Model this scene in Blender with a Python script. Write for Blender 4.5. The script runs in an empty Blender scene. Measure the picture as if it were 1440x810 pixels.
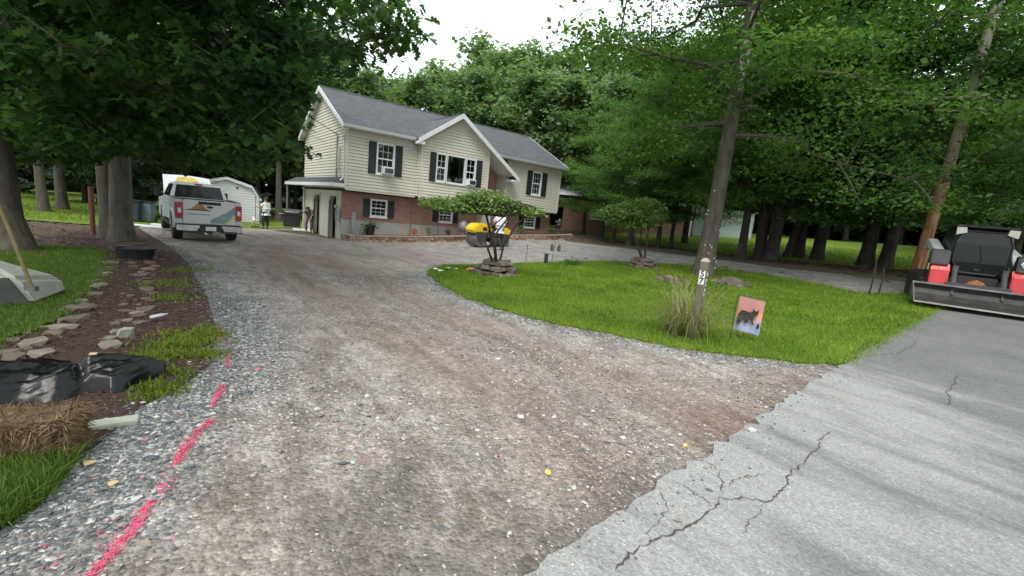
import bpy, bmesh, math, random
import numpy as np
from mathutils import Vector, Matrix
R = math.radians
scn = bpy.context.scene
col = scn.collection

# ------------------------------------------------------------------ camera
FPX, PITCH, ROLL, EYE = 619.84, 0.1642, 0.1018, 1.6      # focal length in px of a 1440 px wide picture
_f = np.array([0, math.cos(PITCH), -math.sin(PITCH)]); _r = np.array([1., 0, 0]); _u = np.cross(_r, _f)
RT = math.cos(ROLL)*_r + math.sin(ROLL)*_u
UP = -math.sin(ROLL)*_r + math.cos(ROLL)*_u
CAMP = np.array([0, 0, EYE])
cam = bpy.data.cameras.new('camera'); cam_o = bpy.data.objects.new('camera', cam); col.objects.link(cam_o)
cam.sensor_width = 36; cam.lens = FPX/1440*36; cam.clip_start = .05; cam.clip_end = 600
cam_o.matrix_world = Matrix(((RT[0], UP[0], -_f[0], 0), (RT[1], UP[1], -_f[1], 0), (RT[2], UP[2], -_f[2], EYE), (0, 0, 0, 1)))
scn.camera = cam_o

# ------------------------------------------------------------------ sky, sun, exposure
SUN_EL, SUN_AZ = R(58), R(200)            # azimuth: clockwise from +Y
w = bpy.data.worlds.new('World'); scn.world = w; w.use_nodes = True
nt = w.node_tree; bg = nt.nodes['Background']
sky = nt.nodes.new('ShaderNodeTexSky'); sky.sky_type = 'NISHITA'; sky.sun_disc = False
sky.sun_elevation = SUN_EL; sky.sun_rotation = SUN_AZ; sky.dust_density = 4; sky.air_density = 1.2
mixn = nt.nodes.new('ShaderNodeMix'); mixn.data_type = 'RGBA'; mixn.inputs[0].default_value = .86
nt.links.new(sky.outputs[0], mixn.inputs[6])
tcw = nt.nodes.new('ShaderNodeTexCoord')
nzw = nt.nodes.new('ShaderNodeTexNoise'); nzw.inputs['Scale'].default_value = 1.6; nzw.inputs['Detail'].default_value = 5
nt.links.new(tcw.outputs['Generated'], nzw.inputs['Vector'])
crw = nt.nodes.new('ShaderNodeMix'); crw.data_type = 'RGBA'
crw.inputs[6].default_value = (6.6, 7.4, 7.6, 1); crw.inputs[7].default_value = (8.2, 8.75, 8.85, 1)   # even cloud cover
nt.links.new(nzw.outputs['Fac'], crw.inputs[0])
nt.links.new(crw.outputs[2], mixn.inputs[7])
nt.links.new(mixn.outputs[2], bg.inputs['Color']); bg.inputs['Strength'].default_value = .1
sl = bpy.data.lights.new('sun', 'SUN'); sl.energy = 1.5; sl.angle = R(25); sl.color = (1, .97, .92)
so = bpy.data.objects.new('sun', sl); col.objects.link(so)
sd = Vector((math.sin(SUN_AZ)*math.cos(SUN_EL), math.cos(SUN_AZ)*math.cos(SUN_EL), math.sin(SUN_EL)))
so.rotation_euler = sd.to_track_quat('Z', 'Y').to_euler()
scn.view_settings.view_transform = 'Standard'; scn.view_settings.look = 'None'
scn.view_settings.exposure = 1.1; scn.view_settings.gamma = 1
scn.render.resolution_x = 1024; scn.render.resolution_y = 576
scn.render.engine = 'CYCLES'
scn.cycles.max_bounces = 6; scn.cycles.transparent_max_bounces = 12
scn.cycles.diffuse_bounces = 4

# ------------------------------------------------------------------ pixel -> place
def ray(x, y): return _f + (x-720)/FPX*RT + (405-y)/FPX*UP
def dep(x, y, t): return CAMP + t*ray(x, y)
def proj(P):
    d = np.asarray(P, float) - CAMP; z = d @ _f
    return np.stack([720+FPX*(d @ RT)/z, 405-FPX*(d @ UP)/z, z], -1)
CP = np.array([(0,0,0),(2.8,6.5,.02),(-.4,11,0),(-1.2,20.5,-.1),(-8,19,-.36),(-11,17.5,-.8),(-14,24.5,-.72),(-18,30,-.8),(-10,10,-.15),(-4,6,0),(-5,1,0),(-20,15,-.3),(-30,40,-.4),
 (5,12.5,.36),(11,10.5,.45),(13,14.5,.85),(2.4,28.7,.55),(8,22,.6),(20,25,1.6),(32,20,2.2),(10,40,1.6),(-4,45,.3),(-20,60,-.2),(8,3,.12),(16,5,.6),(-10,-8,0),(3,-8,0),(6,8,.15),(25,45,2.4),(45,35,2.8),(-35,20,-.1),(-18,5,0),(-3,15,-.05),(14,20,1.1),(24,12,1.3),(45,5,2),(8,16,.6)])
def tz(x, y):
    """height of the lie of the land (the plot climbs gently to the right)"""
    x = np.asarray(x, float); y = np.asarray(y, float)
    d2 = (x[..., None]-CP[:, 0])**2 + (y[..., None]-CP[:, 1])**2
    d2 = d2 - d2.min(-1, keepdims=True)
    k = np.exp(-d2/(2*(3.2+.12*np.sqrt(x**2+y**2))[..., None]**2))
    return (k*CP[:, 2]).sum(-1)/k.sum(-1)
_ts = np.concatenate([np.arange(1.0, 12, .01), np.arange(12, 70, .04)])
def gp(x, y):
    """ground point seen at a pixel"""
    P = CAMP + _ts[:, None]*ray(x, y)
    h = P[:, 2] - tz(P[:, 0], P[:, 1]); i = int(np.argmax(h < 0)) if (h < 0).any() else len(_ts)-1
    return P[i]
def gd(px, t, z=0):
    """ground point under the view column px at depth t"""
    P = dep(px, 400, t); 
    for _ in range(4):
        g = float(tz(P[0], P[1])); y = proj(np.array([P[0], P[1], g]))
        P = np.array([P[0], P[1], g]); P[0] += (px - y[0])*t/FPX
    P[2] = float(tz(P[0], P[1])) + z
    return P
def inpoly(P, poly):
    x, y = P[:, 0], P[:, 1]; r = np.zeros(len(P), bool); n = len(poly)
    for i in range(n):
        x1, y1 = poly[i][:2]; x2, y2 = poly[(i+1) % n][:2]
        c = ((y1 > y) != (y2 > y)) & (x < (x2-x1)*(y-y1)/((y2-y1) if y2 != y1 else 1e-9)+x1)
        r ^= c
    return r
def pdist(P, line):
    """distance from points to a polyline"""
    best = np.full(len(P), 1e9)
    for a, b in zip(line[:-1], line[1:]):
        a = np.array(a[:2]); b = np.array(b[:2]); d = b-a; L = max(d @ d, 1e-9)
        t = np.clip(((P[:, :2]-a) @ d)/L, 0, 1)
        best = np.minimum(best, np.linalg.norm(P[:, :2]-(a+t[:, None]*d), axis=1))
    return best

# ------------------------------------------------------------------ materials
def newmat(name):
    m = bpy.data.materials.new(name); m.use_nodes = True
    return m, m.node_tree, m.node_tree.nodes['Principled BSDF']
def C4(c): return (c[0], c[1], c[2], 1)
def coords(nt, kind='Object', scale=(1, 1, 1)):
    if kind == 'World':
        g = nt.nodes.new('ShaderNodeNewGeometry'); o = g.outputs['Position']
    else:
        t = nt.nodes.new('ShaderNodeTexCoord'); o = t.outputs[kind]
    m = nt.nodes.new('ShaderNodeMapping'); m.inputs['Scale'].default_value = scale
    nt.links.new(o, m.inputs['Vector']); return m.outputs[0]
def noise(nt, vec, scale, detail=4, rough=.55, dist=0):
    n = nt.nodes.new('ShaderNodeTexNoise'); n.inputs['Scale'].default_value = scale; n.inputs['Detail'].default_value = detail
    n.inputs['Roughness'].default_value = rough; n.inputs['Distortion'].default_value = dist
    nt.links.new(vec, n.inputs['Vector']); return n.outputs['Fac']
def voro(nt, vec, scale, out='Color', feat='F1'):
    n = nt.nodes.new('ShaderNodeTexVoronoi'); n.feature = feat; n.inputs['Scale'].default_value = scale
    nt.links.new(vec, n.inputs['Vector']); return n.outputs[out]
def ramp(nt, fac, stops):
    r = nt.nodes.new('ShaderNodeValToRGB'); e = r.color_ramp.elements
    while len(e) < len(stops): e.new(.5)
    for k, (p, c) in zip(e, stops): k.position = p; k.color = C4(c) if len(c) == 3 else c
    nt.links.new(fac, r.inputs[0]); return r.outputs[0]
def mix(nt, fac, a, b, mode='MIX'):
    m = nt.nodes.new('ShaderNodeMix'); m.data_type = 'RGBA'; m.blend_type = mode
    for s, v in ((0, fac), (6, a), (7, b)):
        if isinstance(v, (int, float)): m.inputs[s].default_value = v
        elif isinstance(v, tuple): m.inputs[s].default_value = C4(v)
        else: nt.links.new(v, m.inputs[s])
    return m.outputs[2]
def mth(nt, op, a, b=0., clamp=False):
    m = nt.nodes.new('ShaderNodeMath'); m.operation = op; m.use_clamp = clamp
    for s, v in ((0, a), (1, b)):
        if isinstance(v, (int, float)): m.inputs[s].default_value = v
        else: nt.links.new(v, m.inputs[s])
    return m.outputs[0]
def bump(nt, bs, h, strength=.4, dist=.02):
    b = nt.nodes.new('ShaderNodeBump'); b.inputs['Strength'].default_value = strength; b.inputs['Distance'].default_value = dist
    nt.links.new(h, b.inputs['Height']); nt.links.new(b.outputs[0], bs.inputs['Normal'])
def pm(name, c, var=.15, scale=6, rough=.6, bmp=.15, bscale=60, metal=0, c2=None, spec=.5, dirt=0, stretch=(1, 1, 1), coat=0, bdist=.01):
    """a plain surface with uneven colour, fine relief and a little object-to-object variation"""
    m, nt, bs = newmat(name); v = coords(nt, 'Object', stretch)
    n = noise(nt, v, scale, 6, .6)
    a = tuple(x*(1-var) for x in c); b = c2 or tuple(min(1, x*(1+var)) for x in c)
    cc = ramp(nt, n, [(.3, a), (.7, b)])
    oi = nt.nodes.new('ShaderNodeObjectInfo')
    cc = mix(nt, mth(nt, 'MULTIPLY', oi.outputs['Random'], .3), cc, mix(nt, 1., cc, (.7, .7, .72), 'MULTIPLY'))
    if dirt:
        d = ramp(nt, noise(nt, v, scale*.6, 8, .7), [(.5, (0, 0, 0)), (.75, (1, 1, 1))])
        cc = mix(nt, mth(nt, 'MULTIPLY', d, dirt), cc, (.16, .12, .09))
    nt.links.new(cc, bs.inputs['Base Color'])
    rr = nt.nodes.new('ShaderNodeMapRange'); rr.inputs[3].default_value = max(.03, rough-.1); rr.inputs[4].default_value = min(1, rough+.1)
    nt.links.new(n, rr.inputs[0]); nt.links.new(rr.outputs[0], bs.inputs['Roughness'])
    bs.inputs['Metallic'].default_value = metal; bs.inputs['Specular IOR Level'].default_value = spec
    bs.inputs['Coat Weight'].default_value = coat
    if bmp: bump(nt, bs, noise(nt, v, bscale, 5), bmp, bdist)
    return m
def glass_mat(name, tint=(.6, .65, .66), refl=.5, dark=0.):
    m, nt, bs = newmat(name); out = nt.nodes['Material Output']
    tr = nt.nodes.new('ShaderNodeBsdfTransparent'); tr.inputs[0].default_value = C4(tint)
    gl = nt.nodes.new('ShaderNodeBsdfGlossy'); gl.inputs['Roughness'].default_value = .03
    gl.inputs[0].default_value = (.95, .97, 1, 1)
    fr = nt.nodes.new('ShaderNodeFresnel'); fr.inputs[0].default_value = 1.5
    mx = nt.nodes.new('ShaderNodeMixShader'); f2 = mth(nt, 'ADD', mth(nt, 'MULTIPLY', fr.outputs[0], 1.2), refl*.1, True)
    nt.links.new(f2, mx.inputs[0]); nt.links.new(tr.outputs[0], mx.inputs[1]); nt.links.new(gl.outputs[0], mx.inputs[2])
    nt.links.new(mx.outputs[0], out.inputs['Surface']); return m
def leaf_mat(name, cols, trans=.35, rough=.5, ns=.45):
    m, nt, bs = newmat(name); out = nt.nodes['Material Output']
    g = nt.nodes.new('ShaderNodeNewGeometry')
    oi = nt.nodes.new('ShaderNodeObjectInfo')
    v = coords(nt, 'World'); big = noise(nt, v, ns, 4, .6)
    t = mth(nt, 'ADD', mth(nt, 'MULTIPLY', g.outputs['Random Per Island'], .5), mth(nt, 'MULTIPLY', mth(nt, 'SUBTRACT', mth(nt, 'MULTIPLY', big, 2.0), .5), .5))
    cc = ramp(nt, t, [(.15+.7*i/(len(cols)-1), c) for i, c in enumerate(cols)])
    cc = mix(nt, mth(nt, 'MULTIPLY', oi.outputs['Random'], .45), cc, mix(nt, 1., cc, (.72, .8, .78), 'MULTIPLY'))
    nt.links.new(cc, bs.inputs['Base Color']); bs.inputs['Roughness'].default_value = rough; bs.inputs['Specular IOR Level'].default_value = .35
    tl = nt.nodes.new('ShaderNodeBsdfTranslucent'); nt.links.new(mix(nt, 1., cc, (1.05, 1.3, .55), 'MULTIPLY'), tl.inputs[0])
    mx = nt.nodes.new('ShaderNodeMixShader'); mx.inputs[0].default_value = trans
    nt.links.new(bs.outputs[0], mx.inputs[1]); nt.links.new(tl.outputs[0], mx.inputs[2]); nt.links.new(mx.outputs[0], out.inputs['Surface'])
    return m

# ------------------------------------------------------------------ mesh building
class MB:
    def __init__(s): s.v = []; s.f = []
    def add(s, vs, fs):
        o = len(s.v); s.v += [tuple(map(float, p)) for p in vs]; s.f += [tuple(i+o for i in f) for f in fs]; return s
    def box(s, c, d, rz=0, rx=0, ry=0):
        hx, hy, hz = d[0]/2, d[1]/2, d[2]/2
        vs = [(x, y, z) for x in (-hx, hx) for y in (-hy, hy) for z in (-hz, hz)]
        if rz or rx or ry:
            m = Matrix.Rotation(rz, 3, 'Z') @ Matrix.Rotation(ry, 3, 'Y') @ Matrix.Rotation(rx, 3, 'X'); vs = [tuple(m @ Vector(p)) for p in vs]
        return s.add([(p[0]+c[0], p[1]+c[1], p[2]+c[2]) for p in vs], [(0, 1, 3, 2), (4, 6, 7, 5), (0, 4, 5, 1), (2, 3, 7, 6), (0, 2, 6, 4), (1, 5, 7, 3)])
    def b2(s, a, b): return s.box([(a[i]+b[i])/2 for i in range(3)], [abs(b[i]-a[i]) for i in range(3)])
    def tube(s, pts, rad, n=8, cap=True):
        pts = [Vector(p) for p in pts]
        if isinstance(rad, (int, float)): rad = [rad]*len(pts)
        o = len(s.v); prev = None
        for i, p in enumerate(pts):
            t = (pts[min(i+1, len(pts)-1)]-pts[max(i-1, 0)]).normalized()
            if prev is None: a = t.orthogonal().normalized()
            else: a = (prev - t*prev.dot(t)); a = a.normalized() if a.length > 1e-6 else t.orthogonal().normalized()
            prev = a; b = t.cross(a)
            for k in range(n):
                q = p + (a*math.cos(2*math.pi*k/n) + b*math.sin(2*math.pi*k/n))*rad[i]; s.v.append(tuple(q))
        for i in range(len(pts)-1):
            for k in range(n):
                s.f.append((o+i*n+k, o+i*n+(k+1) % n, o+(i+1)*n+(k+1) % n, o+(i+1)*n+k))
        if cap:
            s.f.append(tuple(o+k for k in reversed(range(n)))); s.f.append(tuple(o+(len(pts)-1)*n+k for k in range(n)))
        return s
    def prism(s, poly, a, b, ax='x'):
        """poly of 2-D points pushed from a to b along ax (poly axes are the other two in order)"""
        n = len(poly)
        def P(u, v, w): return {'x': (w, u, v), 'y': (u, w, v), 'z': (u, v, w)}[ax]
        return s.add([P(u, v, a) for u, v in poly]+[P(u, v, b) for u, v in poly],
                     [tuple(range(n))[::-1], tuple(range(n, 2*n))]+[(i, (i+1) % n, (i+1) % n+n, i+n) for i in range(n)])
    def loft(s, rings, cap=True):
        o = len(s.v); n = len(rings[0])
        for r in rings: s.v += [tuple(map(float, p)) for p in r]
        for i in range(len(rings)-1):
            for k in range(n): s.f.append((o+i*n+k, o+i*n+(k+1) % n, o+(i+1)*n+(k+1) % n, o+(i+1)*n+k))
        if cap: s.f.append(tuple(o+k for k in reversed(range(n)))); s.f.append(tuple(o+(len(rings)-1)*n+k for k in range(n)))
        return s
    def lathe(s, prof, c=(0, 0, 0), n=16, ax='z'):
        rings = []
        for r, h in prof:
            ring = []
            for k in range(n):
                a = 2*math.pi*k/n; x, y = r*math.cos(a), r*math.sin(a)
                p = {'z': (x, y, h), 'x': (h, x, y), 'y': (x, h, y)}[ax]
                ring.append((p[0]+c[0], p[1]+c[1], p[2]+c[2]))
            rings.append(ring)
        return s.loft(rings)
    def blob(s, c, r, seed=0, sub=1, rough=.18, flat=True, rz=0):
        """an uneven stone: a faceted icosphere pushed about"""
        rnd = random.Random(seed); bm = bmesh.new(); bmesh.ops.create_icosphere(bm, subdivisions=sub, radius=1)
        cz, sz = math.cos(rz), math.sin(rz); vs = []
        for v in bm.verts:
            k = 1+rnd.uniform(-rough, rough); x, y, z = v.co.x*k*r[0], v.co.y*k*r[1], v.co.z*k*r[2]
            if flat and z > r[2]*.62: z = r[2]*(.62+.1*rnd.random())
            vs.append((c[0]+x*cz-y*sz, c[1]+x*sz+y*cz, c[2]+z))
        bm.verts.index_update(); fs = [tuple(v.index for v in f.verts) for f in bm.faces]; bm.free()
        return s.add(vs, fs)
    def mesh(s, name, mat, smooth=False, bev=0, seg=2):
        me = bpy.data.meshes.new(name); me.from_pydata(s.v, [], s.f)
        bm = bmesh.new(); bm.from_mesh(me); bmesh.ops.recalc_face_normals(bm, faces=bm.faces[:])
        if bev:
            es = [e for e in bm.edges if len(e.link_faces) == 2 and e.calc_face_angle(0) > .6]
            try: bmesh.ops.bevel(bm, geom=es, offset=bev, segments=seg, affect='EDGES', clamp_overlap=True)
            except Exception: pass
        for f in bm.faces: f.smooth = smooth
        if smooth:
            for e in bm.edges:
                if len(e.link_faces) == 2 and e.calc_face_angle(0) > .7: e.smooth = False
        bm.to_mesh(me); bm.free()
        if mat: me.materials.append(mat)
        return me
    def build(s, name, mat, parent=None, **k):
        return link(name, s.mesh(name, mat, **k), parent)
def link(name, me, parent=None):
    o = bpy.data.objects.new(name, me); col.objects.link(o)
    if parent: o.parent = parent
    return o
def tag(o, label=None, cat=None, group=None, kind=None):
    if label: o['label'] = label
    if cat: o['category'] = cat
    if group: o['group'] = group
    if kind: o['kind'] = kind
    return o
def empty(name, loc=(0, 0, 0), rz=0, label=None, cat=None, group=None):
    o = bpy.data.objects.new(name, None); col.objects.link(o); o.location = [float(x) for x in loc]; o.rotation_euler = (0, 0, rz)
    o.empty_display_size = .1
    return tag(o, label, cat, group)
def copy_tree(o, parent=None):
    c = o.copy(); col.objects.link(c); c.parent = parent
    for ch in o.children: copy_tree(ch, c)
    return c
def npmesh(name, V, T, mats, mi=None, smooth=False):
    """triangles straight from arrays"""
    me = bpy.data.meshes.new(name); me.vertices.add(len(V)); me.loops.add(T.size); me.polygons.add(len(T))
    me.vertices.foreach_set('co', np.ascontiguousarray(V, np.float32).ravel())
    me.loops.foreach_set('vertex_index', np.ascontiguousarray(T, np.int32).ravel())
    me.polygons.foreach_set('loop_start', np.arange(len(T), dtype=np.int32)*T.shape[1])
    for m in mats: me.materials.append(m)
    if mi is not None: me.polygons.foreach_set('material_index', np.ascontiguousarray(mi, np.int32))
    me.polygons.foreach_set('use_smooth', np.full(len(T), smooth))
    me.update(calc_edges=True); return me
def scatter(tv, tf, pos, Rm, sc):
    """copies of a small template: tv (k,3), tf (m,3), pos (N,3), Rm (N,3,3), sc (N,) or (N,3)"""
    tv = np.asarray(tv, float); tf = np.asarray(tf); N = len(pos); k = len(tv)
    sc = np.asarray(sc, float); sc = np.repeat(sc[:, None], 3, 1) if sc.ndim == 1 else sc
    V = np.einsum('nij,nkj->nki', Rm, tv[None]*sc[:, None, :]) + pos[:, None, :]
    T = (tf[None]+(np.arange(N)*k)[:, None, None]).reshape(-1, tf.shape[1])
    return V.reshape(-1, 3), T
def frames(fwd, up):
    """rotation matrices with columns (side, fwd, normal)"""
    fwd = fwd/np.linalg.norm(fwd, axis=1, keepdims=True)
    s = np.cross(fwd, up); s /= np.maximum(np.linalg.norm(s, axis=1, keepdims=True), 1e-6)
    n = np.cross(s, fwd); return np.stack([s, fwd, n], -1)
def rotz(a):
    c, s = np.cos(a), np.sin(a); z = np.zeros_like(a); o = np.ones_like(a)
    return np.stack([np.stack([c, -s, z], -1), np.stack([s, c, z], -1), np.stack([z, z, o], -1)], -2)

# ================================================================== THE SETTING
def sheet(name, poly, off, mat, cell=.5, attrs={}, skirt=0, kind='structure'):
    """a flat outline draped over the land, cut into cells"""
    bm = bmesh.new(); vs = [bm.verts.new((p[0], p[1], 0)) for p in poly]; bm.faces.new(vs)
    bmesh.ops.triangulate(bm, faces=bm.faces[:])
    P = np.array([p[:2] for p in poly], float)
    for ax in (0, 1):
        lo, hi = P[:, ax].min(), P[:, ax].max(); c = math.floor(lo/cell)*cell+cell
        while c < hi:
            co = [0, 0, 0]; no = [0, 0, 0]; co[ax] = c; no[ax] = 1
            bmesh.ops.bisect_plane(bm, geom=bm.verts[:]+bm.edges[:]+bm.faces[:], dist=1e-5, plane_co=co, plane_no=no)
            c += cell
    bmesh.ops.remove_doubles(bm, verts=bm.verts[:], dist=1e-4)
    bmesh.ops.recalc_face_normals(bm, faces=bm.faces[:])
    if sum(f.normal.z for f in bm.faces) < 0: bmesh.ops.reverse_faces(bm, faces=bm.faces[:])
    if skirt:
        r = bmesh.ops.extrude_edge_only(bm, edges=[e for e in bm.edges if e.is_boundary])
        low = {v for v in r['geom'] if isinstance(v, bmesh.types.BMVert)}
    else: low = set()
    bm.verts.ensure_lookup_table()
    X = np.array([(v.co.x, v.co.y) for v in bm.verts]); Z = tz(X[:, 0], X[:, 1])
    for v, z in zip(bm.verts, Z): v.co.z = z+off-(skirt if v in low else 0)
    me = bpy.data.meshes.new(name); bm.to_mesh(me); bm.free(); me.materials.append(mat)
    for n, fn in attrs.items():
        a = me.attributes.new(n, 'FLOAT', 'POINT'); a.data.foreach_set('value', np.ascontiguousarray(fn(X), np.float32))
    o = link(name, me); o['kind'] = kind; return o
def attr(nt, n):
    a = nt.nodes.new('ShaderNodeAttribute'); a.attribute_name = n; return a.outputs['Fac']
def ss(x, a, b): t = np.clip((x-a)/(b-a), 0, 1); return t*t*(3-2*t)

# --- outlines (photo pixel -> ground)
G2 = lambda L: [tuple(gp(*p)[:2]) for p in L]
ROADL = [(-9.5, -6.7), (-1.8, -.02)] + G2([(750,810),(850,742),(960,665),(1040,612),(1100,570),(1160,530),(1205,502),(1250,475),(1330,430)]) + [(12.6, 12.1), (14.8, 13.2), (18.5, 14.0), (26, 15.2), (45, 17)]
_rr = random.Random(12); _d = []
for _a, _b in zip(ROADL[1:12], ROADL[2:13]):                       # a crumbling edge rather than a ruled line
    _n = max(1, int(math.hypot(_b[0]-_a[0], _b[1]-_a[1])/.09))
    for _k in range(_n): _t = _k/_n; _j = _rr.uniform(-.03, .03) if _rr.random() < .75 else _rr.uniform(-.075, .05); _d.append((_a[0]+(_b[0]-_a[0])*_t-_j*.655, _a[1]+(_b[1]-_a[1])*_t+_j*.755))
ROADL = ROADL[:1]+_d+ROADL[12:]
ROADR = [(45, 11), (27, 9.2), (20, 8.2), (16.5, 7.0), (14.0, 5.4), (10, 2), (4.2, -3.0), (-5, -11)]
DRVL = G2([(0,750),(60,708),(112,648),(200,572),(262,540),(296,515),(306,470),(292,420),(264,370),(236,345),(195,320)])
HX, HY, HYAW = -8.0546, 20.5442, .66384
HU = np.array([math.cos(HYAW), math.sin(HYAW)]); HV = np.array([-math.sin(HYAW), math.cos(HYAW)])
def hp(u, v): p = np.array([HX, HY])+u*HU+v*HV; return (p[0], p[1])
ARM = G2([(800,340),(860,347),(950,358),(1090,376),(1200,388),(1285,398)])
DRV = [(-2.3, -1.2), (-2.05, .6)] + DRVL + [(-17.5, 20.5), (-19.5, 27), (-17, 28.6), (-12.5, 28.2)] + [hp(-2, 6), hp(0, .7), hp(7.2, .7), hp(9.2, .7), hp(13.6, .2)] + ARM + \
      [(14.2, 13.6), (14.0, 11.6), (11.2, 10.4), (6.9, 6.9), (4.2, 4.6), (1.7, 2.3), (.6, 1.2), (-1.5, -.6)]
ISL = G2([(600,386),(606,379),(622,374),(700,372),(760,370),(850,368),(930,372),(1000,375),(1060,384),(1100,391),(1160,402),(1215,414)]) + [(11.4, 12.4), (12.2, 11.9)] + \
      G2([(1330,430),(1250,475),(1205,502),(1190,513),(1120,511),(1060,503),(960,492),(860,471),(780,456),(700,435),(652,418),(625,404)])
_d = []
for _a, _b in zip(ISL, ISL[1:]+ISL[:1]):                              # turf creeping unevenly into the stone
    _n = max(1, int(math.hypot(_b[0]-_a[0], _b[1]-_a[1])/.16))
    for _k in range(_n): _t = _k/_n; _d.append((_a[0]+(_b[0]-_a[0])*_t+_rr.uniform(-.05, .05), _a[1]+(_b[1]-_a[1])*_t+_rr.uniform(-.05, .05)))
ISL0, ISL = ISL, _d
LAWNL = G2([(-320,600),(-120,520),(0,482),(60,460),(95,440),(125,405),(148,378),(138,352),(60,346),(-60,346),(-320,345)])
_d = []
for _a, _b in zip(LAWNL, LAWNL[1:]+LAWNL[:1]):
    _n = max(1, min(60, int(math.hypot(_b[0]-_a[0], _b[1]-_a[1])/.15)))
    for _k in range(_n): _t = _k/_n; _d.append((_a[0]+(_b[0]-_a[0])*_t+_rr.uniform(-.06, .06), _a[1]+(_b[1]-_a[1])*_t+_rr.uniform(-.06, .06)))
LAWN0, LAWNL = LAWNL, _d
MULCH = G2([(112,648),(200,572),(262,540),(296,515),(306,470),(292,420),(264,370),(236,345),(195,322),(150,318),(80,330),(20,343),(138,352),(148,378),(125,405),(95,440),(60,460),(0,482),(-120,520),(-160,640)])
TALL = G2([(-120,800),(0,752),(60,712),(108,652),(60,640),(-150,640)])
PINK = [[(118,822),(150,790),(185,750),(214,706)], [(246,655),(262,630),(280,607),(298,592)], [(300,572),(307,556),(314,542)], [(322,517),(320,500)], [(313,478),(308,460)], [(222,695),(240,668)], [(318,492),(313,478)],[(304,445),(300,425)]]
PINKW = [[np.array(gp(*p)[:2]) for p in s] for s in PINK]
def pinkd(P): return np.min([pdist(P, s) for s in PINKW[:6]], 0)

# --- materials of the ground
def m_forest():
    m, nt, bs = newmat('forest_floor'); v = coords(nt, 'World')
    a = ramp(nt, noise(nt, v, 3.5, 8, .7), [(.3, (.045, .032, .022)), (.5, (.085, .058, .04)), (.7, (.13, .085, .06))])
    g = ramp(nt, noise(nt, v, .35, 5), [(.5, (0, 0, 0)), (.62, (1, 1, 1))])
    a = mix(nt, mth(nt, 'MULTIPLY', g, .6), a, ramp(nt, noise(nt, v, 9, 4), [(.3, (.03, .055, .012)), (.7, (.07, .11, .025))]))
    nt.links.new(a, bs.inputs['Base Color']); bs.inputs['Roughness'].default_value = .95
    bump(nt, bs, noise(nt, v, 14, 8, .7), .7, .06); return m
def m_lawn(name, c1, c2, c3):
    m, nt, bs = newmat(name); v = coords(nt, 'World')
    a = ramp(nt, noise(nt, v, .7, 6, .65), [(.36, c1), (.5, c2), (.64, c3)])
    a = mix(nt, .5, a, ramp(nt, noise(nt, v, 30, 4, .7), [(.3, tuple(x*.45 for x in c1)), (.7, c3)]))
    nt.links.new(a, bs.inputs['Base Color']); bs.inputs['Roughness'].default_value = .9; bs.inputs['Specular IOR Level'].default_value = .2
    bump(nt, bs, noise(nt, v, 45, 5, .7), .8, .05); return m
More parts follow.
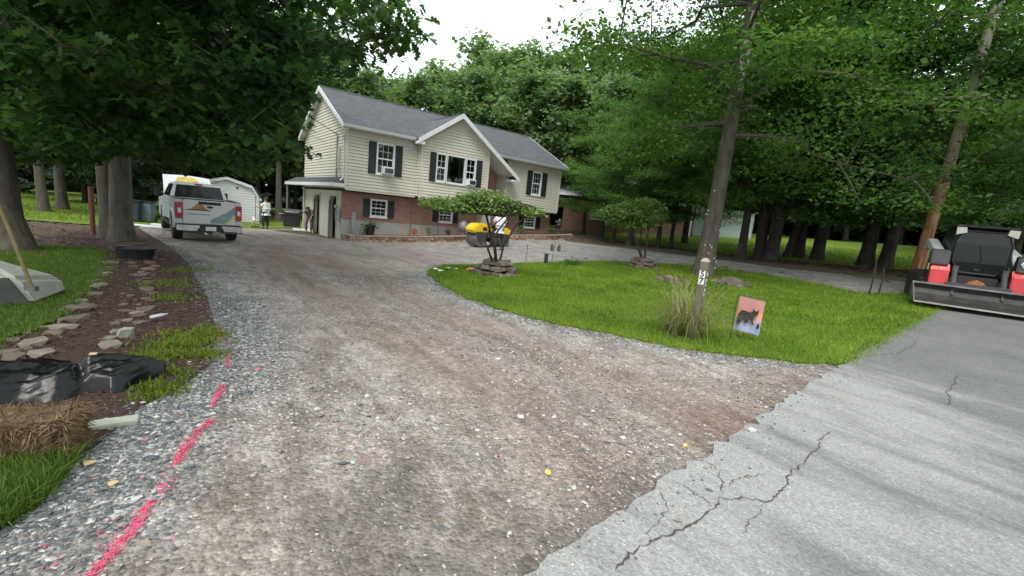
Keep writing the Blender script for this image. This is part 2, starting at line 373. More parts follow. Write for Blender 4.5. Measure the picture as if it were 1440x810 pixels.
def m_drive():
    m, nt, bs = newmat('gravel_drive'); v = coords(nt, 'World')
    gr, red, dk = attr(nt, 'gravel'), attr(nt, 'red'), attr(nt, 'dark')
    cx = nt.nodes.new('ShaderNodeCombineXYZ'); nt.links.new(mth(nt, 'MULTIPLY', attr(nt, 'lane'), 2.3), cx.inputs[0]); nt.links.new(mth(nt, 'MULTIPLY', attr(nt, 'along'), .4), cx.inputs[1])
    stk = noise(nt, cx.outputs[0], 1.35, 7, .66, 1.3)
    big = noise(nt, v, .55, 6, .6, .8); mid = noise(nt, v, 2.6, 6, .65, .4); fine = noise(nt, v, 22, 5, .7)
    tan = ramp(nt, mid, [(.28, (.20, .170, .150)), (.5, (.295, .262, .238)), (.72, (.40, .37, .345))])
    gray = ramp(nt, mid, [(.3, (.165, .166, .167)), (.52, (.27, .268, .262)), (.75, (.39, .385, .375))])
    f = mth(nt, 'ADD', gr, mth(nt, 'ADD', mth(nt, 'MULTIPLY', mth(nt, 'SUBTRACT', stk, .5), 1.9), mth(nt, 'MULTIPLY', mth(nt, 'SUBTRACT', big, .5), 1.3)), True)
    c = mix(nt, f, tan, gray)
    c = mix(nt, mth(nt, 'MULTIPLY', mth(nt, 'ADD', red, mth(nt, 'MULTIPLY', mth(nt, 'SUBTRACT', mid, .5), 1.3), True), .75), c, (.20, .12, .098))
    dkm = mth(nt, 'ADD', dk, mth(nt, 'MULTIPLY', mth(nt, 'SUBTRACT', noise(nt, v, 1.3, 7, .7, 1.2), .52), 2.4), True)
    c = mix(nt, mth(nt, 'MULTIPLY', dkm, .7), c, (.085, .078, .073))
    c = mix(nt, .62, c, mix(nt, 1., c, ramp(nt, stk, [(.34, (.52, .46, .43)), (.47, (.9, .87, .85)), (.56, (1.08, 1.07, 1.06)), (.68, (1.4, 1.4, 1.4))]), 'MULTIPLY'))
    spk = mth(nt, 'ADD', .42, mth(nt, 'MULTIPLY', f, .45))
    vc = voro(nt, v, 48); sep = nt.nodes.new('ShaderNodeSeparateColor'); nt.links.new(vc, sep.inputs[0])
    c = mix(nt, spk, c, mix(nt, 1., c, ramp(nt, sep.outputs[0], [(0, (.52, .52, .53)), (.55, (.98, .97, .96)), (.86, (1.25, 1.25, 1.25)), (1, (1.95, 1.95, 1.92))]), 'MULTIPLY'))
    v2 = voro(nt, v, 21); sep2 = nt.nodes.new('ShaderNodeSeparateColor'); nt.links.new(v2, sep2.inputs[0])
    c = mix(nt, mth(nt, 'MULTIPLY', spk, .6), c, mix(nt, 1., c, ramp(nt, sep2.outputs[1], [(0, (.6, .58, .57)), (.6, (1, 1, 1)), (1, (1.6, 1.6, 1.6))]), 'MULTIPLY'))
    c = mix(nt, .35, c, mix(nt, 1., c, ramp(nt, fine, [(.35, (.5, .48, .46)), (.65, (1.45, 1.45, 1.45))]), 'MULTIPLY'))
    nt.links.new(c, bs.inputs['Base Color']); bs.inputs['Roughness'].default_value = .92; bs.inputs['Specular IOR Level'].default_value = .25
    d1 = voro(nt, v, 48, 'Distance'); d2 = voro(nt, v, 21, 'Distance')
    h = mth(nt, 'ADD', mth(nt, 'MULTIPLY', d1, -.55), mth(nt, 'ADD', mth(nt, 'MULTIPLY', d2, -.5), mth(nt, 'MULTIPLY', noise(nt, v, 5, 8, .7), 1.3)))
    bump(nt, bs, h, .8, .035); return m
def m_road():
    m, nt, bs = newmat('asphalt'); v = coords(nt, 'World'); du = attr(nt, 'dust')
    t = nt.nodes.new('ShaderNodeNewGeometry'); mp = nt.nodes.new('ShaderNodeMapping')
    mp.inputs['Rotation'].default_value = (0, 0, R(-52)); mp.inputs['Scale'].default_value = (.35, 1.9, 1)
    vr = nt.nodes.new('ShaderNodeVectorRotate'); vr.rotation_type = 'Z_AXIS'; vr.inputs['Angle'].default_value = R(50)
    nt.links.new(t.outputs['Position'], vr.inputs['Vector']); mp2 = nt.nodes.new('ShaderNodeMapping'); mp2.inputs['Scale'].default_value = (.42, 1.8, 1)
    nt.links.new(vr.outputs[0], mp2.inputs['Vector']); sv = mp2.outputs[0]
    nt.nodes.remove(mp)
    base = ramp(nt, noise(nt, v, 1.1, 7, .65), [(.3, (.13, .132, .135)), (.7, (.18, .18, .178))])
    st = noise(nt, sv, 1.25, 8, .62, .7)
    f = mth(nt, 'MULTIPLY', ramp(nt, mth(nt, 'ADD', st, mth(nt, 'MULTIPLY', mth(nt, 'SUBTRACT', du, .5), .42)), [(.46, (0, 0, 0)), (.72, (1, 1, 1))]), .85)
    c = mix(nt, f, base, (.32, .318, .31))
    scr = ramp(nt, noise(nt, sv, 2.6, 3, .4, 2.5), [(.492, (0, 0, 0)), (.5, (1, 1, 1)), (.508, (0, 0, 0))])
    c = mix(nt, mth(nt, 'MULTIPLY', scr, .28), c, (.5, .5, .49))
    vc = voro(nt, v, 85); sep = nt.nodes.new('ShaderNodeSeparateColor'); nt.links.new(vc, sep.inputs[0])
    c = mix(nt, .6, c, mix(nt, 1., c, ramp(nt, sep.outputs[0], [(0, (.55, .55, .55)), (.7, (1, 1, 1)), (.95, (1.15, 1.15, 1.15)), (1, (1.6, 1.6, 1.55))]), 'MULTIPLY'))
    nt.links.new(c, bs.inputs['Base Color']); bs.inputs['Roughness'].default_value = .88; bs.inputs['Specular IOR Level'].default_value = .3
    bump(nt, bs, mth(nt, 'ADD', mth(nt, 'MULTIPLY', voro(nt, v, 85, 'Distance'), -.6), noise(nt, v, 9, 8, .7)), .45, .012); return m
def m_mulch():
    m, nt, bs = newmat('mulch'); v = coords(nt, 'World')
    a = ramp(nt, noise(nt, v, 18, 8, .75), [(.3, (.03, .017, .013)), (.55, (.08, .042, .032)), (.8, (.15, .09, .066))])
    nt.links.new(a, bs.inputs['Base Color']); bs.inputs['Roughness'].default_value = .95; bump(nt, bs, noise(nt, v, 35, 8, .8), .9, .05); return m
M_FOREST = m_forest(); M_LAWN = m_lawn('lawn_turf', (.07, .125, .016), (.13, .215, .022), (.21, .29, .036)); M_DRIVE = m_drive(); M_ROAD = m_road(); M_MULCH = m_mulch()
M_LAWNFAR = m_lawn('far_turf', (.10, .16, .02), (.15, .23, .03), (.20, .28, .045))

# --- sheets
xs = np.concatenate([-np.geomspace(300, 26, 14), np.arange(-25, 30.1, .6), np.geomspace(31, 300, 14)])
ys = np.concatenate([-np.geomspace(150, 9, 8), np.arange(-8, 46, .6), np.geomspace(47, 400, 14)])
XX, YY = np.meshgrid(xs, ys); ZZ = tz(XX, YY)-.03
nx, ny = len(xs), len(ys); idx = np.arange(nx*ny).reshape(ny, nx)
Q = np.stack([idx[:-1, :-1], idx[:-1, 1:], idx[1:, 1:], idx[1:, :-1]], -1).reshape(-1, 4)
go = link('ground', npmesh('ground', np.stack([XX, YY, ZZ], -1).reshape(-1, 3), Q, [M_FOREST], smooth=True)); go['kind'] = 'structure'
ISLA = [np.array(p) for p in ISL]
def a_gravel(X):
    dl = pdist(X, DRVL); di = pdist(X, ISL0+[ISL0[0]]); dw = pdist(X, ROADL)
    far = ss(X[:, 1], 10, 16)*ss(X[:, 0], -6, 0)
    return np.clip(1.15*(1-ss(dl, .25, 1.0))*(1-ss(X[:, 1], 9, 12)) + .8*(1-ss(di, .2, .8)) + .75*far, 0, 1)*1.2-.15
TRK = [np.array(gp(*p)[:2]) for p in [(860,690),(760,590),(640,510),(520,450),(430,400),(390,370),(380,345)]]
TRK2 = [np.array(gp(*p)[:2]) for p in [(1010,600),(880,545),(740,490),(620,440),(520,395),(440,360)]]
def a_red(X):
    d = np.minimum(pdist(X, TRK), pdist(X, TRK2))
    return .55*(1-ss(d, .15, .75)) + .35*(1-ss(np.hypot(X[:, 0]+5, X[:, 1]-14), 2, 6)) + .5*(1-ss(pdist(X, ROADL), .15, .8))*ss(X[:, 0], 1, 2) - .12
BL = [np.array(gp(*p)[:2]) for p in [(640,640),(830,580),(700,545),(330,345),(560,720)]]
def a_dark(X):
    r = np.zeros(len(X))
    for b, s in zip(BL, (.35, .55, .35, 1.5, .5)): r = np.maximum(r, .6*(1-ss(np.hypot(X[:, 0]-b[0], X[:, 1]-b[1]), 0, s*1.6)))
    return r + .5*(1-ss(pdist(X, ROADL), .02, .4)) + .42*(1-ss(X[:, 1], 1.7, 3.3))*ss(X[:, 0], -2.0, -.9) - .12
PATH = [(1.6, -.6)]+[tuple(gp(*p)[:2]) for p in [(830,770),(745,640),(640,540),(540,470),(450,410),(380,365),(330,335)]]+[(-14, 21), (-18, 30)]
def lane(X):
    best = np.full(len(X), 1e9); la = np.zeros(len(X)); al = np.zeros(len(X)); s0 = 0
    for a, b in zip(PATH[:-1], PATH[1:]):
        a, b = np.array(a, float), np.array(b, float); d = b-a; L = np.linalg.norm(d); d = d/L; r = X-a; t = np.clip(r @ d, 0, L); e = r-t[:, None]*d; di = np.linalg.norm(e, axis=1); k = di < best
        sg = np.sign(d[0]*r[:, 1]-d[1]*r[:, 0]); la = np.where(k, sg*di, la); al = np.where(k, s0+t, al); best = np.minimum(best, di); s0 += L
    return la, al
sheet('driveway', DRV, .0, M_DRIVE, .3, dict(gravel=a_gravel, red=a_red, dark=a_dark, lane=lambda X: lane(X)[0], along=lambda X: lane(X)[1]))
JX = np.array(gp(960, 700)[:2])
sheet('road', ROADL+ROADR, .035, M_ROAD, .35, dict(dust=lambda X: 1-ss(pdist(X, [(0, 1.2), (3.6, 4.6)]), .2, 2.6)), skirt=.07)
sheet('lawn_island', ISL, .03, M_LAWN, .4, skirt=.06)
sheet('lawn_side', LAWNL, .02, m_lawn('shaded_turf', (.055, .10, .015), (.09, .15, .022), (.13, .19, .032)), .5)  # darker copy of the turf, with the shade put into its colour
sheet('mulch_bed', MULCH, .004, M_MULCH, .4)
sheet('lawn_back', [(-16.5, 17.5), (-20.5, 27), (-19.5, 32), (-12.5, 31.5), (-9, 37), (-12, 48), (-30, 52), (-55, 45), (-50, 18), (-25, 12.5)], .01, M_LAWNFAR, 1.)
sheet('lawn_neighbour', [(9.2, 24.2), (12.0, 20.4), (15.5, 19.2), (18, 18.4), (27, 19), (42, 22), (48, 40), (24, 48), (8, 40), (5.5, 30)], .01, M_LAWNFAR, 1.)

# --- cracks in the asphalt
M_CRACK = pm('crack_fill', (.06, .057, .053), .3, 20, .95, .3, 80)
rng = np.random.default_rng(5)
def ribbon(px, wd, name='road_crack'):
    mb = MB(); pts = [gp(*p) for p in px]; out = []
    for a, b in zip(pts[:-1], pts[1:]):
        n = max(2, int(np.linalg.norm(b-a)/.022))
        for k in range(n): out.append(a+(b-a)*k/n)
    out.append(pts[-1]); out = np.array(out); out[1:-1, :2] += rng.normal(0, .006, (len(out)-2, 2)); ww = np.cumsum(rng.normal(0, .006, (len(out), 2)), 0); ww -= np.linspace(0, 1, len(out))[:, None]*ww[-1]; out[:, :2] += ww
    L = []; 
    for i, p in enumerate(out):
        t = out[min(i+1, len(out)-1)]-out[max(i-1, 0)]; s = np.array([-t[1], t[0]]); s /= max(np.linalg.norm(s), 1e-6)
        h = .42*wd*(.2+1.1*rng.random())*min(1, (i+.4)/3, (len(out)-i-.6)/3)
        L.append((p[:2]-s*h, p[:2]+s*h))
    vs = []
    for a, b in L:
        for q in (a, b): vs.append((q[0], q[1], float(tz(q[0], q[1]))+.0415))
    mb.add(vs, [(2*i, 2*i+1, 2*i+3, 2*i+2) for i in range(len(L)-1)])
    o = mb.build(name, M_CRACK); o['kind'] = 'structure'
for px, wd in [([(862,812),(900,785),(930,768),(985,742),(1010,713)], .016), ([(1010,713),(1050,709),(1076,716),(1105,692),(1130,662),(1150,642),(1163,612)], .011),
               ([(1010,713),(1013,692),(1004,668),(985,652)], .008), ([(1013,692),(1040,683),(1074,674)], .006), ([(938,682),(965,695),(1000,722)], .006),
               ([(1335,576),(1332,556),(1345,532)], .010), ([(1195,503),(1222,487),(1262,462),(1300,440)], .022), ([(1215,506),(1262,502),(1288,484)], .010), ([(1262,502),(1272,512)], .007),
               ([(1375,498),(1410,502),(1440,512)], .010), ([(912,770),(935,722),(925,695)], .006), ([(1040,762),(1050,740),(1076,716)], .005)]:
    ribbon(px, wd)

# --- loose stone on the drive
def pts_in(poly, n, rng):
    P = np.array([p[:2] for p in poly]); lo, hi = P.min(0), P.max(0); out = np.zeros((0, 2))
    while len(out) < n:
        q = lo+(hi-lo)*rng.random((n*2, 2)); out = np.concatenate([out, q[inpoly(q, poly)]])
    return out[:n]
OCT = np.array([(1, 0, 0), (-.9, .25, .1), (.1, 1, -.1), (-.15, -.95, .15), (.1, .1, .8), (0, -.1, -.9)]); 
OCTF = np.array([(0, 2, 4), (2, 1, 4), (1, 3, 4), (3, 0, 4), (2, 0, 5), (1, 2, 5), (3, 1, 5), (0, 3, 5)])
def randrot(n, rng, tilt=.5):
    a = rng.random(n)*2*np.pi; Rz = rotz(a); t = rng.normal(0, tilt, n); c, s = np.cos(t), np.sin(t); z = np.zeros(n); o = np.ones(n)
    Rx = np.stack([np.stack([o, z, z], -1), np.stack([z, c, -s], -1), np.stack([z, s, c], -1)], -2)
    return Rz @ Rx
M_ST = [pm('stone_slate', (.085, .095, .105), .3, 30, .8, .3, 90), pm('stone_grey', (.17, .173, .175), .3, 30, .85, .3, 90), pm('stone_pale', (.42, .41, .39), .25, 30, .85, .3, 90), pm('stone_tan', (.26, .21, .175), .25, 30, .9, .3, 90), pm('paint_pink', (.72, .085, .18), .3, 40, .6, .3, 90)]
def gravel():
    rng = np.random.default_rng(11)
    near = [p for p in DRV]
    A = pts_in([(-2.3, .8)]+DRVL[:8]+[(-3.0, 7.5), (-.6, 3.5), (-.1, 1.2)], 36000, rng)       # thick margin of slate on the left
    d = pdist(A, DRVL); A = A[rng.random(len(A)) < np.clip(1.15-d/.62, .0, 1)]
    Bq = pts_in([(-2.6, 1), (-3.4, 5), (-4.5, 7.5), (-4, 9.5), (1, 8), (4.8, 5.4), (3.9, 5.0), (1.2, 2.6), (.2, 1.6), (-.6, .9)], 90000, rng); Bq = Bq[rng.random(len(Bq)) < np.clip(5.2/np.maximum(np.hypot(Bq[:, 0], Bq[:, 1])**1.15, 1), 0, 1)]
    cl = np.sin(Bq[:, 0]*2.1+1.3*np.sin(Bq[:, 1]*1.7))+np.sin(Bq[:, 1]*2.7+Bq[:, 0]); Bq = Bq[rng.random(len(Bq)) < np.clip(.5+.35*cl, .15, 1)]
    e = pts_in([(p[0], p[1]) for p in ISL], 9000, rng); e = None
    E = []; Sx = []
    for a, b in zip(ISL0[13:-1], ISL0[14:]):                                                    # a rim along the lawn
        L = np.hypot(b[0]-a[0], b[1]-a[1]); k = int(L*330); t = rng.random(k)[:, None]
        nrm = np.array([b[1]-a[1], a[0]-b[0]])/max(L, 1e-6); nrm = -nrm
        E.append(np.array(a)*(1-t)+np.array(b)*t + nrm*np.abs(rng.normal(0, .16, k))[:, None]*1.0)
    for a, b in zip(DRVL[:9], DRVL[1:10]):
        L = np.hypot(b[0]-a[0], b[1]-a[1]); k = int(L*420); t = rng.random(k)[:, None]; Sx.append(np.array(a)*(1-t)+np.array(b)*t+rng.normal(0, .11, (k, 2)))
    Sx = np.concatenate(Sx)
    E = np.concatenate(E); E = E[inpoly(E, DRV) & ~inpoly(E, ISL) & (pdist(E, ROADL) > .15)]
    P = np.concatenate([A, Bq, E, Sx]); kind = np.concatenate([np.zeros(len(A)), np.ones(len(Bq)), 2*np.ones(len(E)), np.zeros(len(Sx))])
    P_ok = (inpoly(P, DRV) | (np.arange(len(P)) >= len(P)-len(Sx))) & ~inpoly(P, ISL) & (~inpoly(P, ROADL+ROADR)); P = P[P_ok]; kind = kind[P_ok]
    S2 = []
    for a, b in zip(ROADL[10:-6:6], ROADL[16:-6:6]):
        L = np.hypot(b[0]-a[0], b[1]-a[1]); k = int(L*60); t = rng.random(k)[:, None]; S2.append(np.array(a)*(1-t)+np.array(b)*t+np.array([.655, -.755])*np.abs(rng.normal(0, .14, k))[:, None])
    S2 = np.concatenate(S2); S2 = S2[S2[:, 0] < 4.2]; n0 = len(P); P = np.concatenate([P, S2]); kind = np.concatenate([kind, np.ones(len(S2))])
    n = len(P); r = np.where(kind == 0, rng.lognormal(math.log(.0088), .42, n), np.where(kind == 1, rng.lognormal(math.log(.0062), .5, n), rng.lognormal(math.log(.011), .35, n)))
    r = np.clip(r, .003, .03)
    sc = np.stack([r*rng.uniform(.9, 1.5, n), r*rng.uniform(.6, 1.0, n), r*rng.uniform(.32, .7, n)], -1)
    pos = np.concatenate([P, (tz(P[:, 0], P[:, 1])+r*.2+np.where(np.arange(n) >= n0, .037, 0))[:, None]], 1)
    V, T = scatter(OCT, OCTF, pos, randrot(n, rng, .35), sc)
    u = rng.random(n); mi = np.where(kind == 0, np.where(u < .62, 0, np.where(u < .9, 1, 2)), np.where(u < .2, 0, np.where(u < .5, 1, np.where(u < .78, 2, 3))))
    pk = pinkd(P); mi = np.where((pk < .018) & (rng.random(n) < .6), 4, mi); mi = np.where((pk < .3) & (rng.random(n) < .012) & (r > .012), 4, mi); mi = np.where((rng.random(n) < .0012) & (r > .01), 4, mi)
    o = link('loose_gravel', npmesh('loose_gravel', V, T, M_ST, np.repeat(mi, len(OCTF))))
    tag(o, 'loose crushed grey stone strewn over the driveway', 'gravel', kind='stuff')
gravel()
def pink_line():
    rng = np.random.default_rng(3); Ps = []
    for i, s in enumerate(PINKW):
        den = [1100, 1150, 650, 360, 150, 220, 150, 90][i]; wid = [.017, .017, .016, .016, .03, .03, .03, .04][i]
        for a, b in zip(s[:-1], s[1:]):
            L = np.linalg.norm(b-a); k = int(L*den); t = rng.random(k)[:, None]; nrm = np.array([-(b-a)[1], (b-a)[0]])/L
            Ps.append(a*(1-t)+b*t+nrm*(rng.normal(0, wid, k))[:, None])
    for q in [(20,735),(60,775),(78,790),(70,800),(160,733),(145,752),(240,760),(508,650),(500,628),(510,650),(160,760),(150,770),(412,565),(710,533),(480,600)]:
        g = gp(*q)[:2]; Ps.append(g+rng.normal(0, .012, (7, 2)))
    for q in [(1000,497),(1040,505),(1080,512),(1120,516),(1140,517),(305,440),(310,450),(300,420),(306,462),(318,490)]:
        g = gp(*q)[:2]; Ps.append(g+rng.normal(0, .04, (5, 2)))
    P = np.concatenate(Ps); n = len(P)
    pos = np.concatenate([P, (tz(P[:, 0], P[:, 1])+rng.uniform(.004, .016, n))[:, None]], 1)
    tv = np.array([(1, 0, 0), (.4, .8, 0), (-.7, .6, 0), (-.9, -.4, 0), (.2, -.9, 0)]); tf = np.array([(0, 1, 2), (0, 2, 3), (0, 3, 4)])
    V, T = scatter(tv, tf, pos, randrot(n, rng, .35), np.stack([rng.uniform(.002, .008, n), rng.uniform(.002, .005, n), np.ones(n)], -1))
    o = link('pink_marking', npmesh('pink_marking', V, T, [M_ST[4]])); o['kind'] = 'structure'
pink_line()

# --- grass
M_BLADE = leaf_mat('grass_blade', [(.06, .12, .012), (.12, .215, .018), (.22, .32, .026), (.33, .39, .06)], .35, .6, 1.1)
M_BLADE2 = leaf_mat('grass_blade_shade', [(.065, .115, .014), (.10, .165, .022), (.14, .205, .035)], .3, .6)  # darker blade colours, shade painted in
M_WEED = leaf_mat('weed_leaf', [(.09, .13, .015), (.16, .21, .022), (.24, .29, .04)], .3, .6)
def blades(name, P, h, w, mats, label, lean=.45, seed=1, off=.02, seg=1):
    rng = np.random.default_rng(seed); n = len(P); a = rng.random(n)*2*np.pi
    hh = h*rng.uniform(.5, 1.25, n); ww = w*rng.uniform(.7, 1.3, n)
    b = np.concatenate([P, (tz(P[:, 0], P[:, 1])+off)[:, None]], 1)
    side = np.stack([np.cos(a), np.sin(a), 0*a], -1)*ww[:, None]*.5
    dr = rng.random(n)*2*np.pi; l = np.abs(rng.normal(0, lean, n))*hh
    tip = b+np.stack([np.cos(dr)*l, np.sin(dr)*l, hh/np.sqrt(1+(l/hh)**2)], -1)
    if seg == 1:
        V = np.stack([b-side, b+side, tip], 1).reshape(-1, 3); T = np.arange(3*n).reshape(n, 3)
    else:
        mid = b+(tip-b)*.55; mid[:, 2] += hh*.16
        V = np.stack([b-side, b+side, mid-side*.7, mid+side*.7, tip], 1).reshape(-1, 3)
        T = (np.array([(0, 1, 3), (0, 3, 2), (2, 3, 4)])[None]+(np.arange(n)*5)[:, None, None]).reshape(-1, 3)
    o = link(name, npmesh(name, V, T, [mats])); tag(o, label, 'grass', kind='stuff'); return o
rng = np.random.default_rng(21)
Pi = pts_in(ISL, 190000, rng); k = 1/np.clip(np.hypot(Pi[:, 0], Pi[:, 1])/7, 1, 3)**1.0
ed = pdist(Pi, ISL0+[ISL0[0]]); Pi = Pi[(rng.random(len(Pi)) < k) & (rng.random(len(Pi)) < np.clip(.25+ed*2.5, 0, 1))]
fq = np.hypot(Pi[:, 0], Pi[:, 1]) < 9.5
blades('lawn_grass', Pi[fq], .055, .010, M_BLADE, 'mown bright green grass of the lawn island, road side', .5, 2, .03)
blades('lawn_grass', Pi[~fq], .06, .016, M_BLADE, 'mown bright green grass of the lawn island, house side', .5, 3, .03)
Pl = pts_in([p for p in LAWNL if True], 70000, rng); Pl = Pl[rng.random(len(Pl)) < 1/np.clip(np.hypot(Pl[:, 0], Pl[:, 1])/6, 1, 3)]
Pl = Pl[rng.random(len(Pl)) < np.clip(.2+3*pdist(Pl, LAWN0), 0, 1)]; EL = []
for a, b in zip(LAWN0[1:8], LAWN0[2:9]):
    L = np.hypot(b[0]-a[0], b[1]-a[1]); kk = int(L*200); t = rng.random(kk)[:, None]; EL.append(np.array(a)*(1-t)+np.array(b)*t+rng.normal(0, .09, (kk, 2)))
Pl = np.concatenate([Pl]+EL)
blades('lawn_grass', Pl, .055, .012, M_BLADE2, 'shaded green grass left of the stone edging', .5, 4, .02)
Pt = pts_in(TALL, 7500, rng); blades('tall_grass', Pt, .15, .006, M_BLADE2, 'long uncut grass beside the straw bale', .6, 5, .0, 2)
# ragged tufts creeping over the edge of the lawn onto the stone
E = []
for a, b in zip(ISL0[13:-1], ISL0[14:]):
    L = np.hypot(b[0]-a[0], b[1]-a[1]); kk = int(L*330); t = rng.random(kk)[:, None]; E.append(np.array(a)*(1-t)+np.array(b)*t+rng.normal(0, .07, (kk, 2)))
blades('edge_grass', np.concatenate(E), .06, .010, M_BLADE, 'ragged grass fringe round the lawn island', .9, 8, .03)
W = []
for px, s, kk in [((250,485),.30,2600),((275,470),.28,2200),((215,505),.22,1500),((285,500),.2,1200),((240,400),.42,1500),((250,420),.3,1100),((262,380),.4,900),((222,552),.16,900),((205,545),.12,500),((240,530),.18,800)]:
    g = gp(*px)[:2]; W.append(g+rng.normal(0, s*.5, (kk, 2)))
W = np.concatenate(W); W = W[~inpoly(W, LAWNL)]; W = W[rng.random(len(W)) < np.clip(.42+.5*np.sin(W[:, 0]*9+2*np.sin(W[:, 1]*7))*np.sin(W[:, 1]*8), .1, 1)]
blades('weeds', W, .055, .012, M_WEED, 'low yellow green weeds along the edge of the drive', .9, 6, .0, 2)
Pf = np.concatenate([pts_in([(9.5, 24.2), (12.0, 20.6), (18, 18.6), (27, 19.3), (34, 24), (18, 34), (9, 34)], 16000, rng), pts_in([(-17, 18), (-21, 30), (-13, 32), (-12, 40), (-32, 40), (-36, 18), (-25, 13)], 16000, rng)])
blades('far_grass', Pf, .10, .035, M_BLADE, 'sunlit grass of the lawns behind the trees', .5, 7, .01)

# --- bark chips on the bed, leaf litter
def chips():
    rng = np.random.default_rng(31); P = pts_in(MULCH, 16000, rng); P = P[np.hypot(P[:, 0], P[:, 1]) < 14]; n = len(P)
    pos = np.concatenate([P, (tz(P[:, 0], P[:, 1])+.012)[:, None]], 1)
    tv = np.array([(1, -.3, 0), (.9, .35, .1), (-1, .25, 0), (-.85, -.3, .12)]); tf = np.array([(0, 1, 2), (0, 2, 3)])
    V, T = scatter(tv, tf, pos, randrot(n, rng, .5), np.stack([rng.uniform(.01, .035, n), rng.uniform(.008, .02, n), np.full(n, .03)], -1))
    ms = [pm('chip_dark', (.06, .032, .024), .3, 20, .9), pm('chip_red', (.11, .05, .036), .3, 20, .9), pm('chip_tan', (.19, .12, .08), .3, 20, .9)]
    o = link('bark_chips', npmesh('bark_chips', V, T, ms, np.repeat(rng.choice(3, n, p=[.42, .4, .18]), 2)))
    tag(o, 'reddish brown bark chips covering the stone edged bed', 'mulch', kind='stuff')
    P = np.concatenate([pts_in([(-8, 9), (-10, 12), (-16, 18), (-24, 14), (-16, 8)], 2500, rng), pts_in([(9, 22.5), (12, 18.6), (14.8, 16.2), (20, 17), (17, 19), (12, 20.5), (9.5, 24)], 3500, rng)]); n = len(P)
    pos = np.concatenate([P, (tz(P[:, 0], P[:, 1])+.012)[:, None]], 1)
    V, T = scatter(tv, tf, pos, randrot(n, rng, .5), np.stack([rng.uniform(.02, .06, n), rng.uniform(.03, .06, n), np.full(n, .05)], -1))
    o = link('leaf_litter', npmesh('leaf_litter', V, T, ms, np.repeat(rng.choice(3, n, p=[.4, .35, .25]), 2))); tag(o, 'dry brown leaf litter under the trees', 'leaf litter', kind='stuff')
chips()

# ================================================================== THE HOUSE
def m_brick(name, c1, c2, mortar, ax='xz', sc=1.):
    m, nt, bs = newmat(name); t = nt.nodes.new('ShaderNodeTexCoord'); s = nt.nodes.new('ShaderNodeSeparateXYZ'); nt.links.new(t.outputs['Object'], s.inputs[0])
    cb = nt.nodes.new('ShaderNodeCombineXYZ'); nt.links.new(mth(nt, 'ADD', s.outputs[0], s.outputs[1]), cb.inputs[0]); nt.links.new(s.outputs[2], cb.inputs[1])
    b = nt.nodes.new('ShaderNodeTexBrick'); nt.links.new(cb.outputs[0], b.inputs['Vector'])
    b.inputs['Scale'].default_value = 1; b.inputs['Brick Width'].default_value = .21*sc; b.inputs['Row Height'].default_value = .072*sc; b.inputs['Mortar Size'].default_value = .008
    b.inputs['Color1'].default_value = C4(c1); b.inputs['Color2'].default_value = C4(c2); b.inputs['Mortar'].default_value = C4(mortar); b.inputs['Bias'].default_value = -.1
    v = coords(nt); n = noise(nt, v, 2.2, 6)
    c = mix(nt, .5, b.outputs['Color'], mix(nt, 1., b.outputs['Color'], ramp(nt, n, [(.3, (.6, .58, .58)), (.7, (1.25, 1.2, 1.2))]), 'MULTIPLY'))
    nt.links.new(c, bs.inputs['Base Color']); bs.inputs['Roughness'].default_value = .9
    bump(nt, bs, mth(nt, 'SUBTRACT', noise(nt, v, 60, 4), b.outputs['Fac']), .5, .012); return m
def m_shingle(name, c1, c2):
    m, nt, bs = newmat(name); t = nt.nodes.new('ShaderNodeTexCoord'); s = nt.nodes.new('ShaderNodeSeparateXYZ'); nt.links.new(t.outputs['Object'], s.inputs[0])
    cb = nt.nodes.new('ShaderNodeCombineXYZ'); nt.links.new(mth(nt, 'ADD', s.outputs[0], mth(nt, 'MULTIPLY', s.outputs[1], .02)), cb.inputs[0]); nt.links.new(mth(nt, 'MULTIPLY', s.outputs[2], 1.), cb.inputs[1])
    b = nt.nodes.new('ShaderNodeTexBrick'); nt.links.new(cb.outputs[0], b.inputs['Vector']); b.inputs['Scale'].default_value = 1
    b.inputs['Brick Width'].default_value = .30; b.inputs['Row Height'].default_value = .066; b.inputs['Mortar Size'].default_value = .004
    b.inputs['Color1'].default_value = C4(c1); b.inputs['Color2'].default_value = C4(c2); b.inputs['Mortar'].default_value = (.03, .03, .035, 1)
    v = coords(nt); c = mix(nt, .7, b.outputs['Color'], mix(nt, 1., b.outputs['Color'], ramp(nt, noise(nt, v, 5, 8, .8), [(.3, (.55, .55, .56)), (.7, (1.4, 1.4, 1.4))]), 'MULTIPLY'))
    nt.links.new(c, bs.inputs['Base Color']); bs.inputs['Roughness'].default_value = .9
    bump(nt, bs, mth(nt, 'SUBTRACT', noise(nt, v, 80, 4), b.outputs['Fac']), .5, .01); return m
M_SIDE = pm('vinyl_siding', (.64, .615, .525), .05, 3, .55, .05, 30, dirt=.05)
M_SIDE2 = pm('lower_cladding', (.52, .50, .42), .06, 3, .6, .05, 30, dirt=.08)
M_TRIM = pm('white_trim', (.76, .77, .77), .05, 5, .5, .05, 40, dirt=.05)
M_SHUT = pm('shutter_black', (.018, .02, .024), .2, 8, .5, .1, 60)
M_BRICK = m_brick('red_brick', (.36, .175, .135), (.28, .13, .10), (.36, .31, .28))
M_CONC = pm('parged_concrete', (.42, .43, .38), .12, 3, .9, .3, 40, dirt=.25)
M_ROOF = m_shingle('slate_shingle', (.088, .093, .103), (.062, .066, .075))
M_GLASS = glass_mat('window_glass', (.55, .6, .6), .8)
M_DARK = pm('dark_interior', (.03, .027, .025), .2, 3, .9)
M_CURT = pm('curtain_cloth', (.6, .6, .58), .1, 4, .9, .1, 30)
M_GREYM = pm('grey_metal', (.32, .33, .34), .1, 8, .45, .1, 60, metal=.6)
